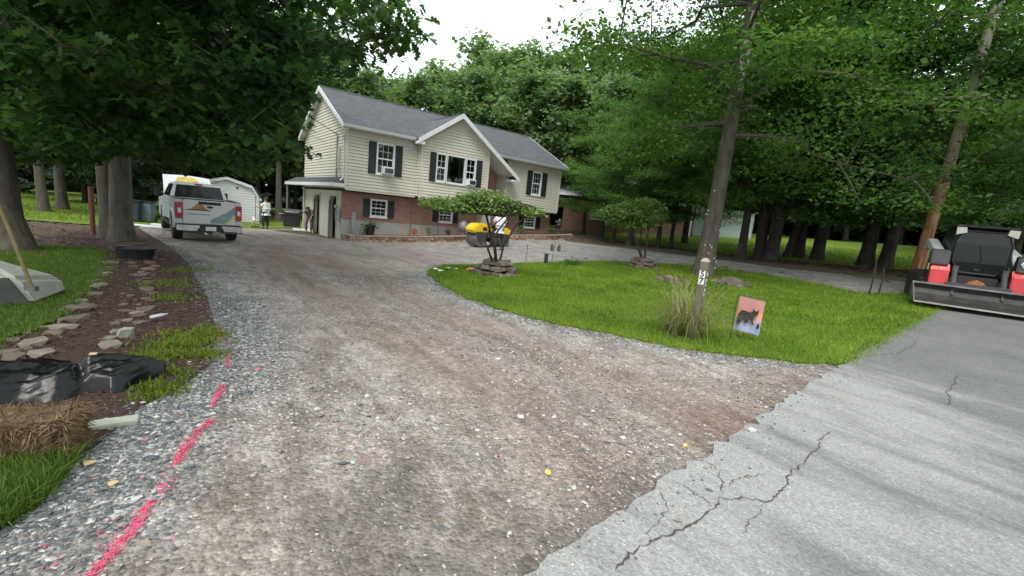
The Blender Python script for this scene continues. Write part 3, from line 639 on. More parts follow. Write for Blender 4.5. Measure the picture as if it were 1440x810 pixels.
M_BLK = pm('black_plastic', (.02, .02, .022), .25, 8, .45, .1, 60)
M_CHROME = pm('bright_metal', (.72, .73, .75), .08, 8, .22, .03, 60, metal=1)

def cells(a0, a1, b0, b1, holes):
    A = sorted({a0, a1, *[h[0] for h in holes], *[h[1] for h in holes]}); Bz = sorted({b0, b1, *[h[2] for h in holes], *[h[3] for h in holes]})
    A = [a for a in A if a0 <= a <= a1]; Bz = [b for b in Bz if b0 <= b <= b1]
    for p, q in zip(A[:-1], A[1:]):
        for r, s in zip(Bz[:-1], Bz[1:]):
            cx, cz = (p+q)/2, (r+s)/2
            if not any(h[0] < cx < h[1] and h[2] < cz < h[3] for h in holes): yield p, q, r, s
def siding(mb, a0, a1, z0, z1, pos, ax='x', out=-1, holes=(), clip=None, course=.145):
    """lapped boards: each course leans out at its foot"""
    n = int(math.ceil((z1-z0)/course-1e-6))
    def P(a, d, z): return (a, pos+out*d, z) if ax == 'x' else (pos+out*d, a, z)
    for i in range(n):
        za, zb = z0+i*course, min(z1, z0+(i+1)*course)
        lv = sorted({za, zb, *[h for H in holes for h in H[2:] if za < h < zb]})
        for p, q in zip(lv[:-1], lv[1:]):
            zc = (p+q)/2; xs = [(a0, a1)]
            if clip:
                lo, hi = clip(q); xs = [(max(a0, lo), min(a1, hi))]
            for h in holes:
                if h[2] < zc < h[3]:
                    nx = []
                    for s, e in xs:
                        if s < h[0]: nx.append((s, min(e, h[0])))
                        if e > h[1]: nx.append((max(s, h[1]), e))
                    xs = nx
            da, db = .036, .020
            g = min(.032, (q-p)*.3) if p == za else 0
            for s, e in xs:
                if e-s < .01: continue
                if clip:
                    l2, h2 = clip(p); s2, e2 = (max(a0, l2) if s > a0-1e-6 and lo >= a0 else s), (min(a1, h2) if hi <= a1 else e)
                else: s2, e2 = s, e
                mb.add([P(s2, da, p+g), P(e2, da, p+g), P(e, db, q), P(s, db, q), P(s2, 0, p+g), P(e2, 0, p+g), P(s2, 0, p), P(e2, 0, p), P(s, 0, q), P(e, 0, q)], [(0, 1, 2, 3), (4, 5, 1, 0), (6, 7, 5, 4), (3, 2, 9, 8)])
house = empty('house', (HX, HY, 0), HYAW, 'two storey cream sided house with dark grey roof, black shutters and brick lower floor', 'house')
HW, HD, ZB, ZT, ZE, ZR = 13.17, 8.0, 2.01, 4.72, 4.82, 7.02
BV = -.4; BU0, BU1, EN = 3.42, 7.47, 9.0
WL = (1.36, 2.24, 2.86, 4.30); WR = (10.9, 11.64, 2.92, 4.27); WG = (4.27, 6.62, 2.88, 4.28)
# upper walls, lapped siding
mb = MB(); siding(mb, 0, BU0, ZB, ZT, 0, holes=[WL]); mb.build('siding', M_SIDE, house)
mb = MB(); siding(mb, EN, HW, ZB, ZT, 0, holes=[WR]); mb.build('siding', M_SIDE, house)
GP, GS, GZ = 5.45, .69, 6.22
mb = MB(); siding(mb, BU0, BU1, ZB, GZ, BV, holes=[WG], clip=lambda z: (GP-(GZ-z)/GS, GP+(GZ-z)/GS)); mb.build('siding', M_SIDE, house)
mb = MB(); siding(mb, 0, HD, ZB, ZR, 0, ax='y', clip=lambda z: (HD/2-(ZR-.12-z)/.5075, HD/2+(ZR-.12-z)/.5075)); mb.build('siding', M_SIDE, house)
for a_, b_, z_, u_, o_ in ((BV, 0, ZB, BU0, -1), (BV, .9, ZB-1.6, BU1, 1), (0, .9, ZB-1.6, EN, -1)): mb = MB(); siding(mb, a_, b_, z_, ZT, u_, ax='y', out=o_); mb.build('siding', M_SIDE, house)
mb = MB(); siding(mb, 0, HD, ZB, ZR, HW, ax='y', out=1, clip=lambda z: (HD/2-(ZR-.12-z)/.5075, HD/2+(ZR-.12-z)/.5075)); siding(mb, 0, HW, ZB, ZT, HD, out=1); mb.build('siding', M_SIDE, house)
mb = MB()                                                                                                    # floors and the underside of the overhang
mb.b2((.03, .03, ZB-.12), (BU1-.03, HD-.03, ZB)); mb.b2((BU1-.03, .93, ZB-.12), (EN+.03, HD-.03, ZB)); mb.b2((EN+.03, .03, ZB-.12), (HW-.03, HD-.03, ZB)); mb.b2((BU0+.03, BV+.03, ZB-.1), (BU1-.03, .03, ZB-.01)); mb.b2((.1, 4.2, ZB), (HW-.1, 4.3, ZT)); mb.b2((.05, .05, ZT-.02), (HW-.05, HD-.05, ZT+.03))
mb.build('floor_slab', M_DARK, house)
# lower storey
LW1 = (1.35, 2.19, .82, 1.66); LW2 = (5.08, 5.92, .82, 1.60); LW3 = (11.0, 11.9, .9, 1.62)
mb = MB()
for p, q, r, s in cells(.02, BU1, .63, 1.89, [LW1, LW2]): mb.b2((p, .5, r), (q, .7, s))
for p, q, r, s in cells(EN, HW-.02, .63, 1.89, [LW3]): mb.b2((p, .5, r), (q, .7, s))
mb.b2((BU1, .9, .2), (EN, 1.0, ZT)); mb.build('brick_wall', M_BRICK, house)
mb = MB(); mb.b2((.02, .48, -.8), (HW-.02, .72, .63)); mb.build('foundation', M_CONC, house)
mb = MB(); mb.b2((.02, .46, .60), (BU1, .5, .64)); mb.b2((EN, .46, .60), (HW-.02, .5, .64)); mb.build('brick_ledge', M_BRICK, house)
G1, G2d = (1.28, 2.72, -.8, 1.62), (4.38, 5.82, -.8, 1.62)
mb = MB()
for p, q, r, s in cells(.72, HD, -.8, ZB-.12, [G1, G2d]): mb.b2((.02, p, r), (.22, q, s))
for h in (G1, G2d):
    for a, d in ((h[0], 1), (h[1], -1)): mb.prism([(a, 1.62), (a+d*.28, 1.62), (a, 1.30)], .02, .22, 'x')
mb.b2((.02, HD-.2, -.8), (HW, HD, ZB-.12)); mb.b2((HW-.2, .72, -.8), (HW-.02, HD-.2, ZB-.12)); mb.build('garage_wall', M_SIDE2, house)
mb = MB(); mb.b2((.1, .7, -.7), (7, HD-.2, -.5)); mb.b2((6.8, .7, -.4), (7, HD-.2, ZB-.12)); mb.build('garage_floor', M_DARK, house)
for h in (G1, G2d):                                                                                           # thin casing round each garage opening
    mb = MB()
    for a in (h[0], h[1]): mb.b2((-.012, a-.05, -.4), (.018, a+.05, 1.66))
    mb.b2((-.012, h[0]-.05, 1.62), (.018, h[1]+.05, 1.72))
    mb.build('door_casing', M_SIDE2, house)
# roof
def slab(mb, poly, a, b, ax): mb.prism(poly, a, b, ax)
mb = MB(); t = .1
mb.prism([(-.334, ZE), (HD/2, ZR), (HD/2, ZR-t), (-.334, ZE-t)], -.3, HW+.3, 'x'); mb.prism([(HD/2, ZR), (HD+.334, ZE), (HD+.334, ZE-t), (HD/2, ZR-t)], -.3, HW+.3, 'x')
roof = mb.build('roof', M_ROOF, house)
mb = MB(); mb.tube([(-.31, HD/2, ZR-.01), (HW+.31, HD/2, ZR-.01)], .06, 8); mb.build('ridge_cap', M_ROOF, roof)
mb = MB(); gl, gr_ = (3.13, GZ+.13-GS*(GP-3.13)), (9.36, GZ+.13-GS*(9.36-GP)); gt = (GP, GZ+.13)
mb.prism([gt, gl, (gl[0], gl[1]-t), (gt[0], gt[1]-t)], -.74, 3.0, 'y'); k = (7.6, GZ+.13-GS*(7.6-GP))
mb.prism([gt, k, (k[0], k[1]-t), (gt[0], gt[1]-t)], -.74, 3.0, 'y'); k2 = (8.98, GZ+.13-GS*(8.98-GP))
mb.prism([k, k2, (k2[0], k2[1]-t), (k[0], k[1]-t)], -.74, .88, 'y'); mb.prism([k2, gr_, (gr_[0], gr_[1]-t), (k2[0], k2[1]-t)], -.74, -.025, 'y')
mb.build('gable_roof', M_ROOF, house)
mb = MB(); mb.tube([(GP, -.745, GZ+.12), (GP, 2.3, GZ+.12)], .05, 8); mb.build('ridge_cap', M_ROOF, roof)
def board(mb, p, q, w, a, b, ax):
    mb.prism([p, q, (q[0], q[1]-w), (p[0], p[1]-w)], a, b, ax)
mb = MB(); o = .02
board(mb, (gt[0], gt[1]+.01), (gl[0]-.02, gl[1]+.01), .24, -.77, -.742, 'y'); board(mb, (gt[0], gt[1]+.01), (gr_[0]+.02, gr_[1]+.01), .24, -.77, -.742, 'y')
mb.b2((gr_[0]-.45, -.742, gr_[1]-.24), (gr_[0]+.03, -.03, gr_[1]-.115)); mb.b2((gl[0]-.03, -.742, gl[1]-.24), (gl[0]+.32, -.36, gl[1]-.115))
board(mb, (gt[0], gt[1]-.13), (gl[0]+.2, gl[1]-.13+.14), .02, -.74, BV-.02, 'y'); board(mb, (gt[0], gt[1]-.115), (gr_[0]-.3, gr_[1]+.207-.115), .02, -.738, .85, 'y')
mb.build('gable_trim', M_TRIM, house)
for sgn, va in ((1, -.334), (-1, HD+.334)):
    mb = MB(); board(mb, (HD/2, ZR+.01), (va, ZE+.01), .22, -.33, -.302, 'x'); board(mb, (HD/2, ZR-t-.005), (va, ZE-t-.005), .02, -.30, .0, 'x'); mb.build('rake_board', M_TRIM, house)
    mb = MB(); board(mb, (HD/2, ZR+.01), (va, ZE+.01), .22, HW+.302, HW+.33, 'x')
    board(mb, (HD/2, ZR-t-.005), (va, ZE-t-.005), .02, HW, HW+.3, 'x'); mb.build('rake_board', M_TRIM, house)
mb = MB()
for a, b in ((-.3, 3.11), (7.75, HW+.3)):
    mb.prism([(-.46, ZE-.02), (-.34, ZE-.02), (-.34, ZE-.14), (-.42, ZE-.14)], a, b, 'x'); mb.b2((a, -.33, ZE-.16), (b, .0, ZE-.135))
mb.b2((-.3, HD, ZE-.16), (HW+.3, HD+.33, ZE-.135)); mb.build('gutter', M_TRIM, house)
mb = MB()
for (a, b) in ((0, 0), (HW, 0)): mb.b2((a-.05, b-.045, ZB-.02), (a+.05, b+.05, ZT))
for (a, b) in ((BU0+.04, BV), (BU1-.04, BV)): mb.b2((a-.05, b-.035, ZB-.02), (a+.05, b+.03, ZT-.12))
mb.b2((EN-.03, -.045, ZB-1.6), (EN+.06, .04, 3.6)); mb.b2((0, -.03, ZB-.06), (BU0, .02, ZB)); mb.b2((BU0, BV-.03, ZB-.06), (BU1, BV+.02, ZB)); mb.b2((EN, -.03, ZB-.06), (HW, .02, ZB)); mb.build('corner_trim', M_SIDE, house)
mb = MB(); mb.tube([(-.08, -.36, ZE-.1), (-.1, .05, ZE-.45), (-.06, .22, ZE-.7), (-.06, .22, 2.5), (-.2, .2, 2.35)], .042, 8); mb.build('downspout', M_TRIM, house, smooth=True)
mb = MB(); mb.tube([(-.07, 1.3, 2.5), (-.07, 1.3, 4.45), (-.12, 1.3, 4.55), (-.16, 1.3, 4.48)], .035, 8); mb.build('service_mast', M_GREYM, house)
mb = MB(); mb.b2((-.12, .85, 2.9), (-.02, 1.05, 3.9)); mb.build('cable_box', M_SIDE2, house)
mb = MB(); mb.b2((-.16, .66, .45), (.0, .95, 1.0)); mb.lathe([(.0, 0), (.09, .01), (.1, .1), (.06, .16), (0, .17)], (-.16, .82, 1.05), 12, 'z'); mb.build('meter_box', M_GREYM, house)
# pent roof over the garage doors
mb = MB(); L = .55; va, vb = .06, 10.8
mb.loft([[(0, va+.45, 2.56), (0, vb-.45, 2.56), (0, vb-.45, 2.50), (0, va+.45, 2.50)], [(-L, va, 2.24), (-L, vb, 2.24), (-L, vb, 2.18), (-L, va, 2.18)]])
mb.add([(0, va+.45, 2.56), (-L, va, 2.24), (-.002, va, 2.24)], [(0, 1, 2)]); pr = mb.build('pent_roof', M_ROOF, house)
mb = MB(); mb.b2((-L-.02, va-.02, 2.06), (-L+.0, vb+.02, 2.225)); mb.b2((-L, va-.02, 2.06), (.0, va+.0, 2.225)); mb.b2((-L, va, 2.06), (0, vb, 2.08)); mb.build('pent_fascia', M_TRIM, house)
mb = MB(); mb.b2((-L+.02, 10.4, -.9), (-L+.10, 10.48, 2.06)); mb.build('porch_post', M_GREYM, house)
mb = MB(); mb.tube([(-.12, 7.6, 2.06), (-.12, 7.6, -.6)], .04, 8); mb.build('downspout', M_SIDE2, house)
mb = MB(); mb.b2((-.10, 4.25, 3.62), (-.02, 4.4, 3.76)); mb.blob((-.16, 4.2, 3.70), (.09, .07, .07), 3, 2, .03, False); mb.blob((-.16, 4.45, 3.70), (.09, .07, .07), 3, 2, .03, False); mb.build('flood_lamp', M_BLK, house)
mb = MB(); mb.b2((7.75, .82, 2.95), (7.87, .9, 3.15)); mb.lathe([(.05, 0), (.09, .02), (.08, .16), (.04, .2)], (7.81, .76, 3.02), 10); mb.build('porch_lamp', M_TRIM, house)
# windows
def window(w, y, rows, colsn, parent=house, sash=True, curtain=None, frame=.07, open_=False):
    a, b, z0, z1 = w; f = MB(); d0, d1 = y-.045, y+.08
    f.b2((a-.02, d0, z0-.02), (a+frame, d1, z1+.02)); f.b2((b-frame, d0, z0-.02), (b+.02, d1, z1+.02)); f.b2((a+frame, d0, z1-frame), (b-frame, d1, z1+.02)); f.b2((a+frame, d0, z0-.02), (b-frame, d1, z0+frame))
    fr = f.build('window', M_TRIM, parent)
    s = MB(); s.b2((a-.04, y-.075, z0-.06), (b+.04, y+.0, z0-.022)); s.build('sill', M_TRIM, fr)
    zm = (z0+z1)/2; segs = [(z0+frame, zm-.02), (zm+.02, z1-frame)] if sash else [(z0+frame, z1-frame)]
    if sash: s = MB(); s.b2((a+frame, y-.02, zm-.028), (b-frame, y+.05, zm+.028)); s.build('meeting_rail', M_TRIM, fr)
    ys = [y+.035, y+.012]
    for i, (p, q) in enumerate(segs):
        g = MB(); yy = ys[i % 2]; g.b2((a+frame-.005, yy, p-.005), (b-frame+.005, yy+.006, q+.005)); g.build('pane', M_GLASS, fr)
        for j in range(1, colsn):
            x = a+frame+(b-a-2*frame)*j/colsn; s = MB(); s.b2((x-.008, yy-.008, p), (x+.008, yy-.002, q)); s.build('muntin', M_TRIM, fr)
        for j in range(1, rows):
            z = p+(q-p)*j/rows; s = MB(); s.b2((a+frame, yy-.009, z-.008), (b-frame, yy-.003, z+.008)); s.build('muntin', M_TRIM, fr)
    if curtain == 'blind':
        c = MB(); n = 22; zlo = z0+.1
        for i in range(n): z = zlo+(z1-frame-zlo)*i/n; c.add([(a+.08, y+.10, z), (b-.08, y+.10, z), (b-.08, y+.13, z+(z1-zlo)/n*.8), (a+.08, y+.13, z+(z1-zlo)/n*.8)], [(0, 1, 2, 3)])
        c.build('blind', M_CURT, fr)
    if curtain in ('drape', 'half'):
        sides = [(a+.06, a+.06+(b-a)*.22), (b-.06-(b-a)*.22, b-.06)] if curtain == 'drape' else [(a+.06, b-.06)]
        for p, q in sides:
            c = MB(); n = 16; hh = z1 if curtain == 'drape' else zm
            c.add([(p+(q-p)*i/n, y+.18+.03*math.sin(i*1.9), z) for z in (z0+.06, hh) for i in range(n+1)], [(i, i+1, n+2+i, n+1+i) for i in range(n)]); c.build('curtain', M_CURT, fr)
    return fr
def shutter(a, b, z0, z1, y):
    s = MB(); s.b2((a, y-.05, z0), (b, y-.004, z1)); o = s.build('shutter', M_SHUT, house)
    s = MB(); zm = (z0+z1)/2
    for p, q in ((z0+.06, zm-.04), (zm+.04, z1-.06)):
        n = int((q-p)/.05)
        for i in range(n): z = p+(q-p)*(i+.5)/n; s.add([(a+.05, y-.052, z+.02), (b-.05, y-.052, z+.02), (b-.05, y-.072, z-.018), (a+.05, y-.072, z-.018)], [(0, 1, 2, 3)])
    for x0, x1, p, q in ((a, a+.045, z0, z1), (b-.045, b, z0, z1), (a+.045, b-.045, z0, z0+.05), (a+.045, b-.045, z1-.05, z1), (a+.045, b-.045, zm-.03, zm+.03)): s.b2((x0, y-.066, p), (x1, y-.051, q))
    s.build('louvre_panel', M_SHUT, o)
window(WL, 0, 2, 3, curtain='blind'); shutter(.98, 1.33, 2.85, 4.30, -.02); shutter(2.27, 2.62, 2.85, 4.30, -.02)
window(WR, 0, 2, 3, curtain='half'); shutter(10.51, 10.87, 2.90, 4.29, -.02); shutter(11.68, 12.05, 2.90, 4.29, -.02)
window((4.27, 4.86, 2.88, 4.28), BV, 2, 2, sash=True, curtain='half'); window((4.87, 5.98, 2.88, 4.28), BV, 1, 1, sash=False, curtain='drape', frame=.05); window((5.99, 6.62, 2.88, 4.28), BV, 2, 2, sash=True)
shutter(3.92, 4.24, 2.86, 4.27, BV-.02); shutter(6.66, 6.99, 2.86, 4.27, BV-.02)
window(LW1, .5, 2, 3, curtain='half'); shutter(1.0, 1.34, .81, 1.66, .5); shutter(2.21, 2.56, .81, 1.66, .5)
window(LW2, .5, 2, 3); shutter(4.74, 5.07, .81, 1.60, .5); shutter(5.94, 6.27, .81, 1.60, .5)
window(LW3, .5, 2, 3); shutter(10.6, 10.98, .88, 1.62, .5); shutter(11.93, 12.3, .88, 1.62, .5)
mb = MB(); mb.b2((7.72, .84, .9), (8.72, .9, 2.95)); dr = mb.build('door', M_TRIM, house); mb = MB(); mb.blob((8.62, .80, 1.9), (.03, .03, .03), 1, 1, .02, False); mb.build('handle', M_CHROME, dr)
for i in range(4):
    mb = MB(); mb.b2((7.5, -1.0+i*.42, -.4), (8.97, .9, .2+i*.175)); mb.build('entry_step', M_CONC, house)
# things in and about the windows
def ac(u0, u1, z0, z1, y, label):
    p = np.array([HX, HY])+((u0+u1)/2)*HU+(y-.18)*HV; r = empty('air_conditioner', (p[0], p[1], z0), HYAW, label, 'air conditioner', 'window air conditioners')
    w, h = u1-u0, z1-z0; m = MB(); m.b2((-w/2, -.17, 0), (w/2, .2, h)); m.build('case', M_TRIM, r, bev=.012)
    m = MB(); m.b2((-w/2+.05, -.176, .05), (w/2-.05, -.168, h-.05)); g = m.build('grille', M_GREYM, r)
    m = MB()
    for i in range(6): m.b2((-w/2+.05, -.186, .06+i*(h-.12)/6), (w/2-.05, -.177, .075+i*(h-.12)/6))
    m.build('slats', M_BLK, g)
ac(1.62, 2.13, 2.88, 3.22, 0, 'white air conditioner hanging from the window nearest the garage end'); ac(6.08, 6.52, 2.90, 3.20, BV, 'white air conditioner in the side pane of the big gable window')
pw = hp(5.35, BV+.3); o = MB().b2((-.22, -.1, 0), (.22, .1, .3)).build('window_box', pm('yellow_green', (.42, .45, .10), .15, 8, .6), bev=.02); o.location = (hp(5.62, BV+.3)[0], hp(5.62, BV+.3)[1], 2.96); o.rotation_euler.z = HYAW
tag(o, 'yellow green box standing inside the big gable window', 'box')
# cables to the house
def wire(name, a, b, sag, r, label):
    a, b = Vector(a), Vector(b); pts = [a.lerp(b, i/14)-Vector((0, 0, sag*4*(i/14)*(1-i/14))) for i in range(15)]
    o = MB().tube(pts, r, 5).build(name, M_BLK); tag(o, label, 'cable'); return o
wa = np.array([HX, HY])-.12*HU+1.3*HV
wire('service_cable', (wa[0], wa[1], 4.5), (-13.5, 15.5, 8.2), .25, .014, 'dark overhead cable running to the gable end mast')
wb = np.array([HX, HY])-.05*HU+3.6*HV
wire('service_cable', (wb[0], wb[1], 4.3), (-15.5, 17.5, 7.6), .25, .008, 'thin cable reaching the gable wall above the flood lamp')

# ================================================================== OTHER BUILDINGS
def gambrel_shed(P, yaw):
    r = empty('garden_shed', P, yaw, 'white sided shed with barn roof behind the pickup', 'shed')
    w, L, h = 3.6, 4.2, 1.65; ms = pm('shed_siding', (.74, .76, .77), .05, 3, .6, .05, 30, dirt=.06)
    prof = [(-w/2, h), (-w/2+.42, h+.72), (0, h+1.12), (w/2-.42, h+.72), (w/2, h)]
    def clip(z):
        if z <= h: return (-w/2, w/2)
        for (a, za), (b, zb) in zip(prof[:2], prof[1:3]):
            if z <= zb: x = a+(b-a)*(z-za)/(zb-za); return (x, -x)
        return (0, 0)
    m = MB(); siding(m, -w/2, w/2, 0, h+1.1, 0, clip=clip, course=.17); siding(m, -w/2, w/2, 0, h+1.1, L, out=1, clip=clip, course=.17); siding(m, 0, L, 0, h, -w/2, ax='y', course=.17); siding(m, 0, L, 0, h, w/2, ax='y', out=1, course=.17); m.build('siding', ms, r)
    m = MB()
    for (a, za), (b, zb) in zip(prof[:-1], prof[1:]):
        dx, dz = b-a, zb-za; l = math.hypot(dx, dz); nx, nz = -dz/l*.06, dx/l*.06
        m.prism([(a, za+.01), (b, zb+.01), (b+nx, zb+nz), (a+nx, za+nz)], -.14, L+.14, 'y')
    m.build('roof', M_ROOF, r)
    m = MB()
    for (a, za), (b, zb) in zip(prof[:-1], prof[1:]):
        m.prism([(a, za+.08), (b, zb+.08), (b, zb-.1), (a, za-.1)], -.17, -.142, 'y')
    m.b2((-w/2-.14, -.17, h-.12), (-w/2+.1, -.142, h)); m.b2((w/2-.1, -.17, h-.12), (w/2+.14, -.142, h)); m.build('rake_board', ms, r)
    m = MB(); m.box((.55, -.03, h+.55), (.12, .03, .12)); m.build('vent', M_BLK, r)
    m = MB(); m.b2((-1.3, -.03, .05), (-.1, -.012, 1.75)); d = m.build('door', ms, r); m = MB(); m.b2((-.2, -.05, .8), (-.16, -.031, 1.0)); m.build('handle', M_BLK, d)
sp = gd(322, 29.5); gambrel_shed((sp[0]-.1, sp[1], sp[2]-.05), .50)
def neighbour():
    P = gd(895, 36); r = empty('neighbour_house', (P[0], P[1], P[2]-.1), -.12, 'brick neighbouring house with pale garage wing beyond the far trees', 'house')
    mbk = m_brick('brown_brick', (.22, .11, .075), (.16, .08, .055), (.22, .18, .15)); mg = pm('pale_cladding', (.42, .50, .50), .06, 3, .6); mr = pm('light_roof', (.42, .45, .48), .12, 2, .6, .2, 20)
    m = MB(); m.b2((-6, 0, -.5), (4.2, 7, 2.6)); m.build('wall', mbk, r)
    m = MB(); m.prism([(-.6, 2.55), (3.5, 4.5), (7.6, 2.55), (3.5, 4.35)], -6.5, 4.7, 'x'); m.build('roof', mr, r)
    m = MB(); m.b2((4.2, 1.5, -.3), (9.2, 7.5, 2.7)); m.build('garage_wall', mg, r); m = MB(); m.prism([(4.1, 2.6), (6.7, 4.2), (9.4, 2.6), (6.7, 4.0)], 1.2, 7.8, 'y'); m.build('garage_roof', mr, r)
    m = MB(); m.tube([(4.0, -.08, 2.6), (4.0, -.08, .35), (3.6, -.2, .05), (2.2, -.9, -.25)], .06, 8); m.build('downspout', M_TRIM, r)
    for x in (-3.8, .2): window((x, x+1.4, .9, 2.1), 0, 1, 2, parent=r)
neighbour()

# ================================================================== VEHICLES
def arc(cx, cz, r, a0, a1, n): return [(cx+r*math.cos(a0+(a1-a0)*i/n), cz+r*math.sin(a0+(a1-a0)*i/n)) for i in range(n+1)]
M_WHITE = pm('white_paint', (.72, .74, .75), .04, 3, .3, .02, 20, coat=.6, dirt=.08)
M_TYRE = pm('tyre_rubber', (.022, .022, .022), .3, 12, .85, .3, 60, dirt=.3)
M_RED = pm('red_paint', (.62, .03, .03), .1, 5, .35, .03, 20, coat=.4)
M_TAIL = pm('tail_lamp_red', (.45, .012, .02), .15, 10, .2, .1, 80, coat=.8)
M_DGLASS = pm('dark_glass', (.010, .014, .014), .1, 4, .07, 0, 20, spec=.35)
M_YEL = pm('yellow_paint', (.88, .58, .015), .05, 4, .35, .03, 20, coat=.4)
M_STEEL = pm('worn_steel', (.20, .19, .185), .35, 5, .5, .2, 40, metal=.7, dirt=.3)
M_DGREY = pm('machine_grey', (.055, .055, .057), .2, 5, .55, .1, 40, dirt=.2)
def wheel(parent, x, y, r, w, side, rimr=.58):
    m = MB(); pr = [(rimr*r, -w/2), (r*.93, -w/2), (r, -w*.36), (r, w*.36), (r*.93, w/2), (rimr*r, w/2)]
    m.lathe(pr, (x, y, r), 28, 'x'); t = m.build('tyre', M_TYRE, parent, smooth=True)
    m = MB(); xo = x+side*w*.42; m.lathe([(rimr*r+.005, -.02), (rimr*r+.005, .03), (rimr*r*.8, .05), (rimr*r*.3, -.0), (.05, .03)], (xo, y, r), 24, 'x'); m.build('rim', M_CHROME, t, smooth=True)
    m = MB()
    for k in range(36):
        a = 2*math.pi*k/36; m.box((x, y+r*math.cos(a), r+r*math.sin(a)), (w*.8, .03, .018), rx=a+math.pi/2)
    m.build('tread', M_TYRE, t)
def pickup(P, rz):
    r = empty('pickup_truck', P, rz, 'white pickup truck parked with its bonnet raised and decals on the tailgate', 'pickup truck')
    W = 1.0; r.scale = (.93, 1, 1.0)
    side = [(.05, .62), (.05, 1.42), (2.12, 1.42), (2.12, .58)]+arc(1.18, .50, .50, 0, math.pi, 12)
    for s in (-1, 1):
        m = MB(); m.prism(side, s*(W-.20), s*W, 'x'); m.build('bed_side', M_WHITE, r, bev=.025, smooth=True)
        m = MB(); m.prism([(p[0], p[1]) for p in arc(1.18, .50, .56, -.1, math.pi+.1, 14)]+[(p[0], p[1]) for p in reversed(arc(1.18, .50, .49, -.1, math.pi+.1, 14))], s*(W-.05), s*(W+.035), 'x'); m.build('wheel_arch', M_WHITE, r)
        m = MB(); m.b2((s*(W-.19), .1, 1.42), (s*(W-.02), 2.1, 1.445)); m.build('bed_rail', M_BLK, r)
    m = MB(); m.b2((-.8, .12, .72), (.8, 2.1, .80)); m.b2((-.8, 2.02, .8), (.8, 2.1, 1.40)); m.build('bed_floor', M_BLK, r)
    tg = MB().b2((-.80, .02, .64), (.80, .10, 1.42)).build('tailgate', M_WHITE, r, bev=.02)
    m = MB(); m.b2((-.34, -.012, 1.29), (.34, .022, 1.385)); m.build('trim_bar', M_BLK, tg, bev=.008)
    m = MB(); m.lathe([(0, -.01), (.085, -.01), (.10, .02)], (.0, .008, 1.21), 16, 'y'); 
    for i in range(len(m.v)): v = m.v[i]; m.v[i] = (v[0]*1.05, v[1], 1.21+(v[2]-1.21)*.45)
    m.build('handle', M_BLK, tg)
    def flat(name, poly, mat, y=.0175):
        m = MB(); m.prism(poly, y-.003, y, 'y'); m.build(name, mat, tg)
    mo = pm('decal_orange', (.42, .22, .06), .5, 14, .5, 0); mbk = pm('decal_dark', (.06, .07, .06), .3, 10, .5, 0); mbl = pm('decal_blue', (.26, .34, .37), .2, 6, .5, 0); myl = pm('decal_yellow', (.66, .66, .22), .1, 5, .5, 0)
    flat('decal', [(-.72, 1.08), (.02, 1.08), (.02, 1.10), (-.08, 1.12), (-.62, 1.12), (-.72, 1.10)], mbk, .0165)
    flat('decal', [(-.58, 1.105), (-.50, 1.19), (-.45, 1.22), (-.40, 1.29), (-.33, 1.31), (-.27, 1.285), (-.22, 1.27), (-.14, 1.18), (-.06, 1.105)], mo)
    for i in range(9): x = -.68+i*.078; flat('decal', [(x, .94+.004*(i % 2)), (x+.055, .94), (x+.055, .965+.006*(i % 3)), (x, .965)], mbk)
    flat('decal', [(.02, .68), (.45, .68), (.79, 1.02), (.79, 1.30), (.55, 1.08), (.02, .80)], mbl, .0165)
    flat('decal', [(.38, .655), (.50, .655), (.79, .90), (.79, .97), (.66, .89)], myl, .0185)
    for s in (-1, 1):
        m = MB(); m.b2((s*.80, -.01, .80), (s*1.005, .30, 1.32)); tl = m.build('tail_lamp', M_TAIL, r, bev=.02)
        m = MB(); m.b2((s*.85, -.02, .98), (s*.95, -.011, 1.14)); m.build('reverse_lens', M_TRIM, tl)
    m = MB(); m.prism([(-1.0, .42), (-.40, .42), (-.30, .60), (-.98, .63)], -.16, .06, 'y'); m.prism([(1.0, .42), (.40, .42), (.30, .60), (.98, .63)], -.16, .06, 'y'); bp = m.build('bumper', M_CHROME, r, bev=.02)
    m = MB(); m.b2((-.42, -.14, .40), (.42, .05, .585)); m.b2((-.98, -.17, .60), (.98, .05, .635)); m.build('bumper_step', M_BLK, bp)
    m = MB(); m.b2((-.16, -.155, .43), (.16, -.145, .57)); m.build('licence_plate', M_TRIM, r)
    m = MB(); m.b2((-.04, -.30, .30), (.04, .1, .38)); m.tube([(0, -.27, .37), (0, -.27, .45)], .03, 8); m.b2((.28, -.2, .36), (.98, -.13, .40)); m.build('tow_hitch', M_DGREY, r)
    m = MB(); m.tube([(.0, -.2, .36), (.1, -.22, .28), (.2, -.2, .36)], .015, 6); m.tube([(-.2, -.2, .36), (-.1, -.22, .29), (0, -.2, .36)], .015, 6); m.build('safety_chain', M_CHROME, r)
    m = MB(); m.prism([(2.14, .58), (2.14, 1.40), (4.70, 1.38), (4.70, .58)], -W, W, 'x'); cab = m.build('cab', M_WHITE, r, bev=.04, smooth=True)
    rg = lambda z, y0, y1, x: [(-x, y0, z), (x, y0, z), (x, y1, z), (-x, y1, z)]
    m = MB(); m.loft([rg(1.37, 2.20, 4.75, .95), rg(1.62, 2.30, 4.38, .89), rg(1.92, 2.44, 3.98, .78), rg(1.975, 2.60, 3.82, .68)]); m.build('cab_roof', M_WHITE, r, bev=.03, smooth=True)
    def q(pts, name, mat): MB().add(pts, [(0, 1, 2, 3)]).build(name, mat, cab)
    q([(-.82, 2.208, 1.42), (.82, 2.208, 1.42), (.72, 2.405, 1.87), (-.72, 2.405, 1.87)], 'rear_window', M_DGLASS)
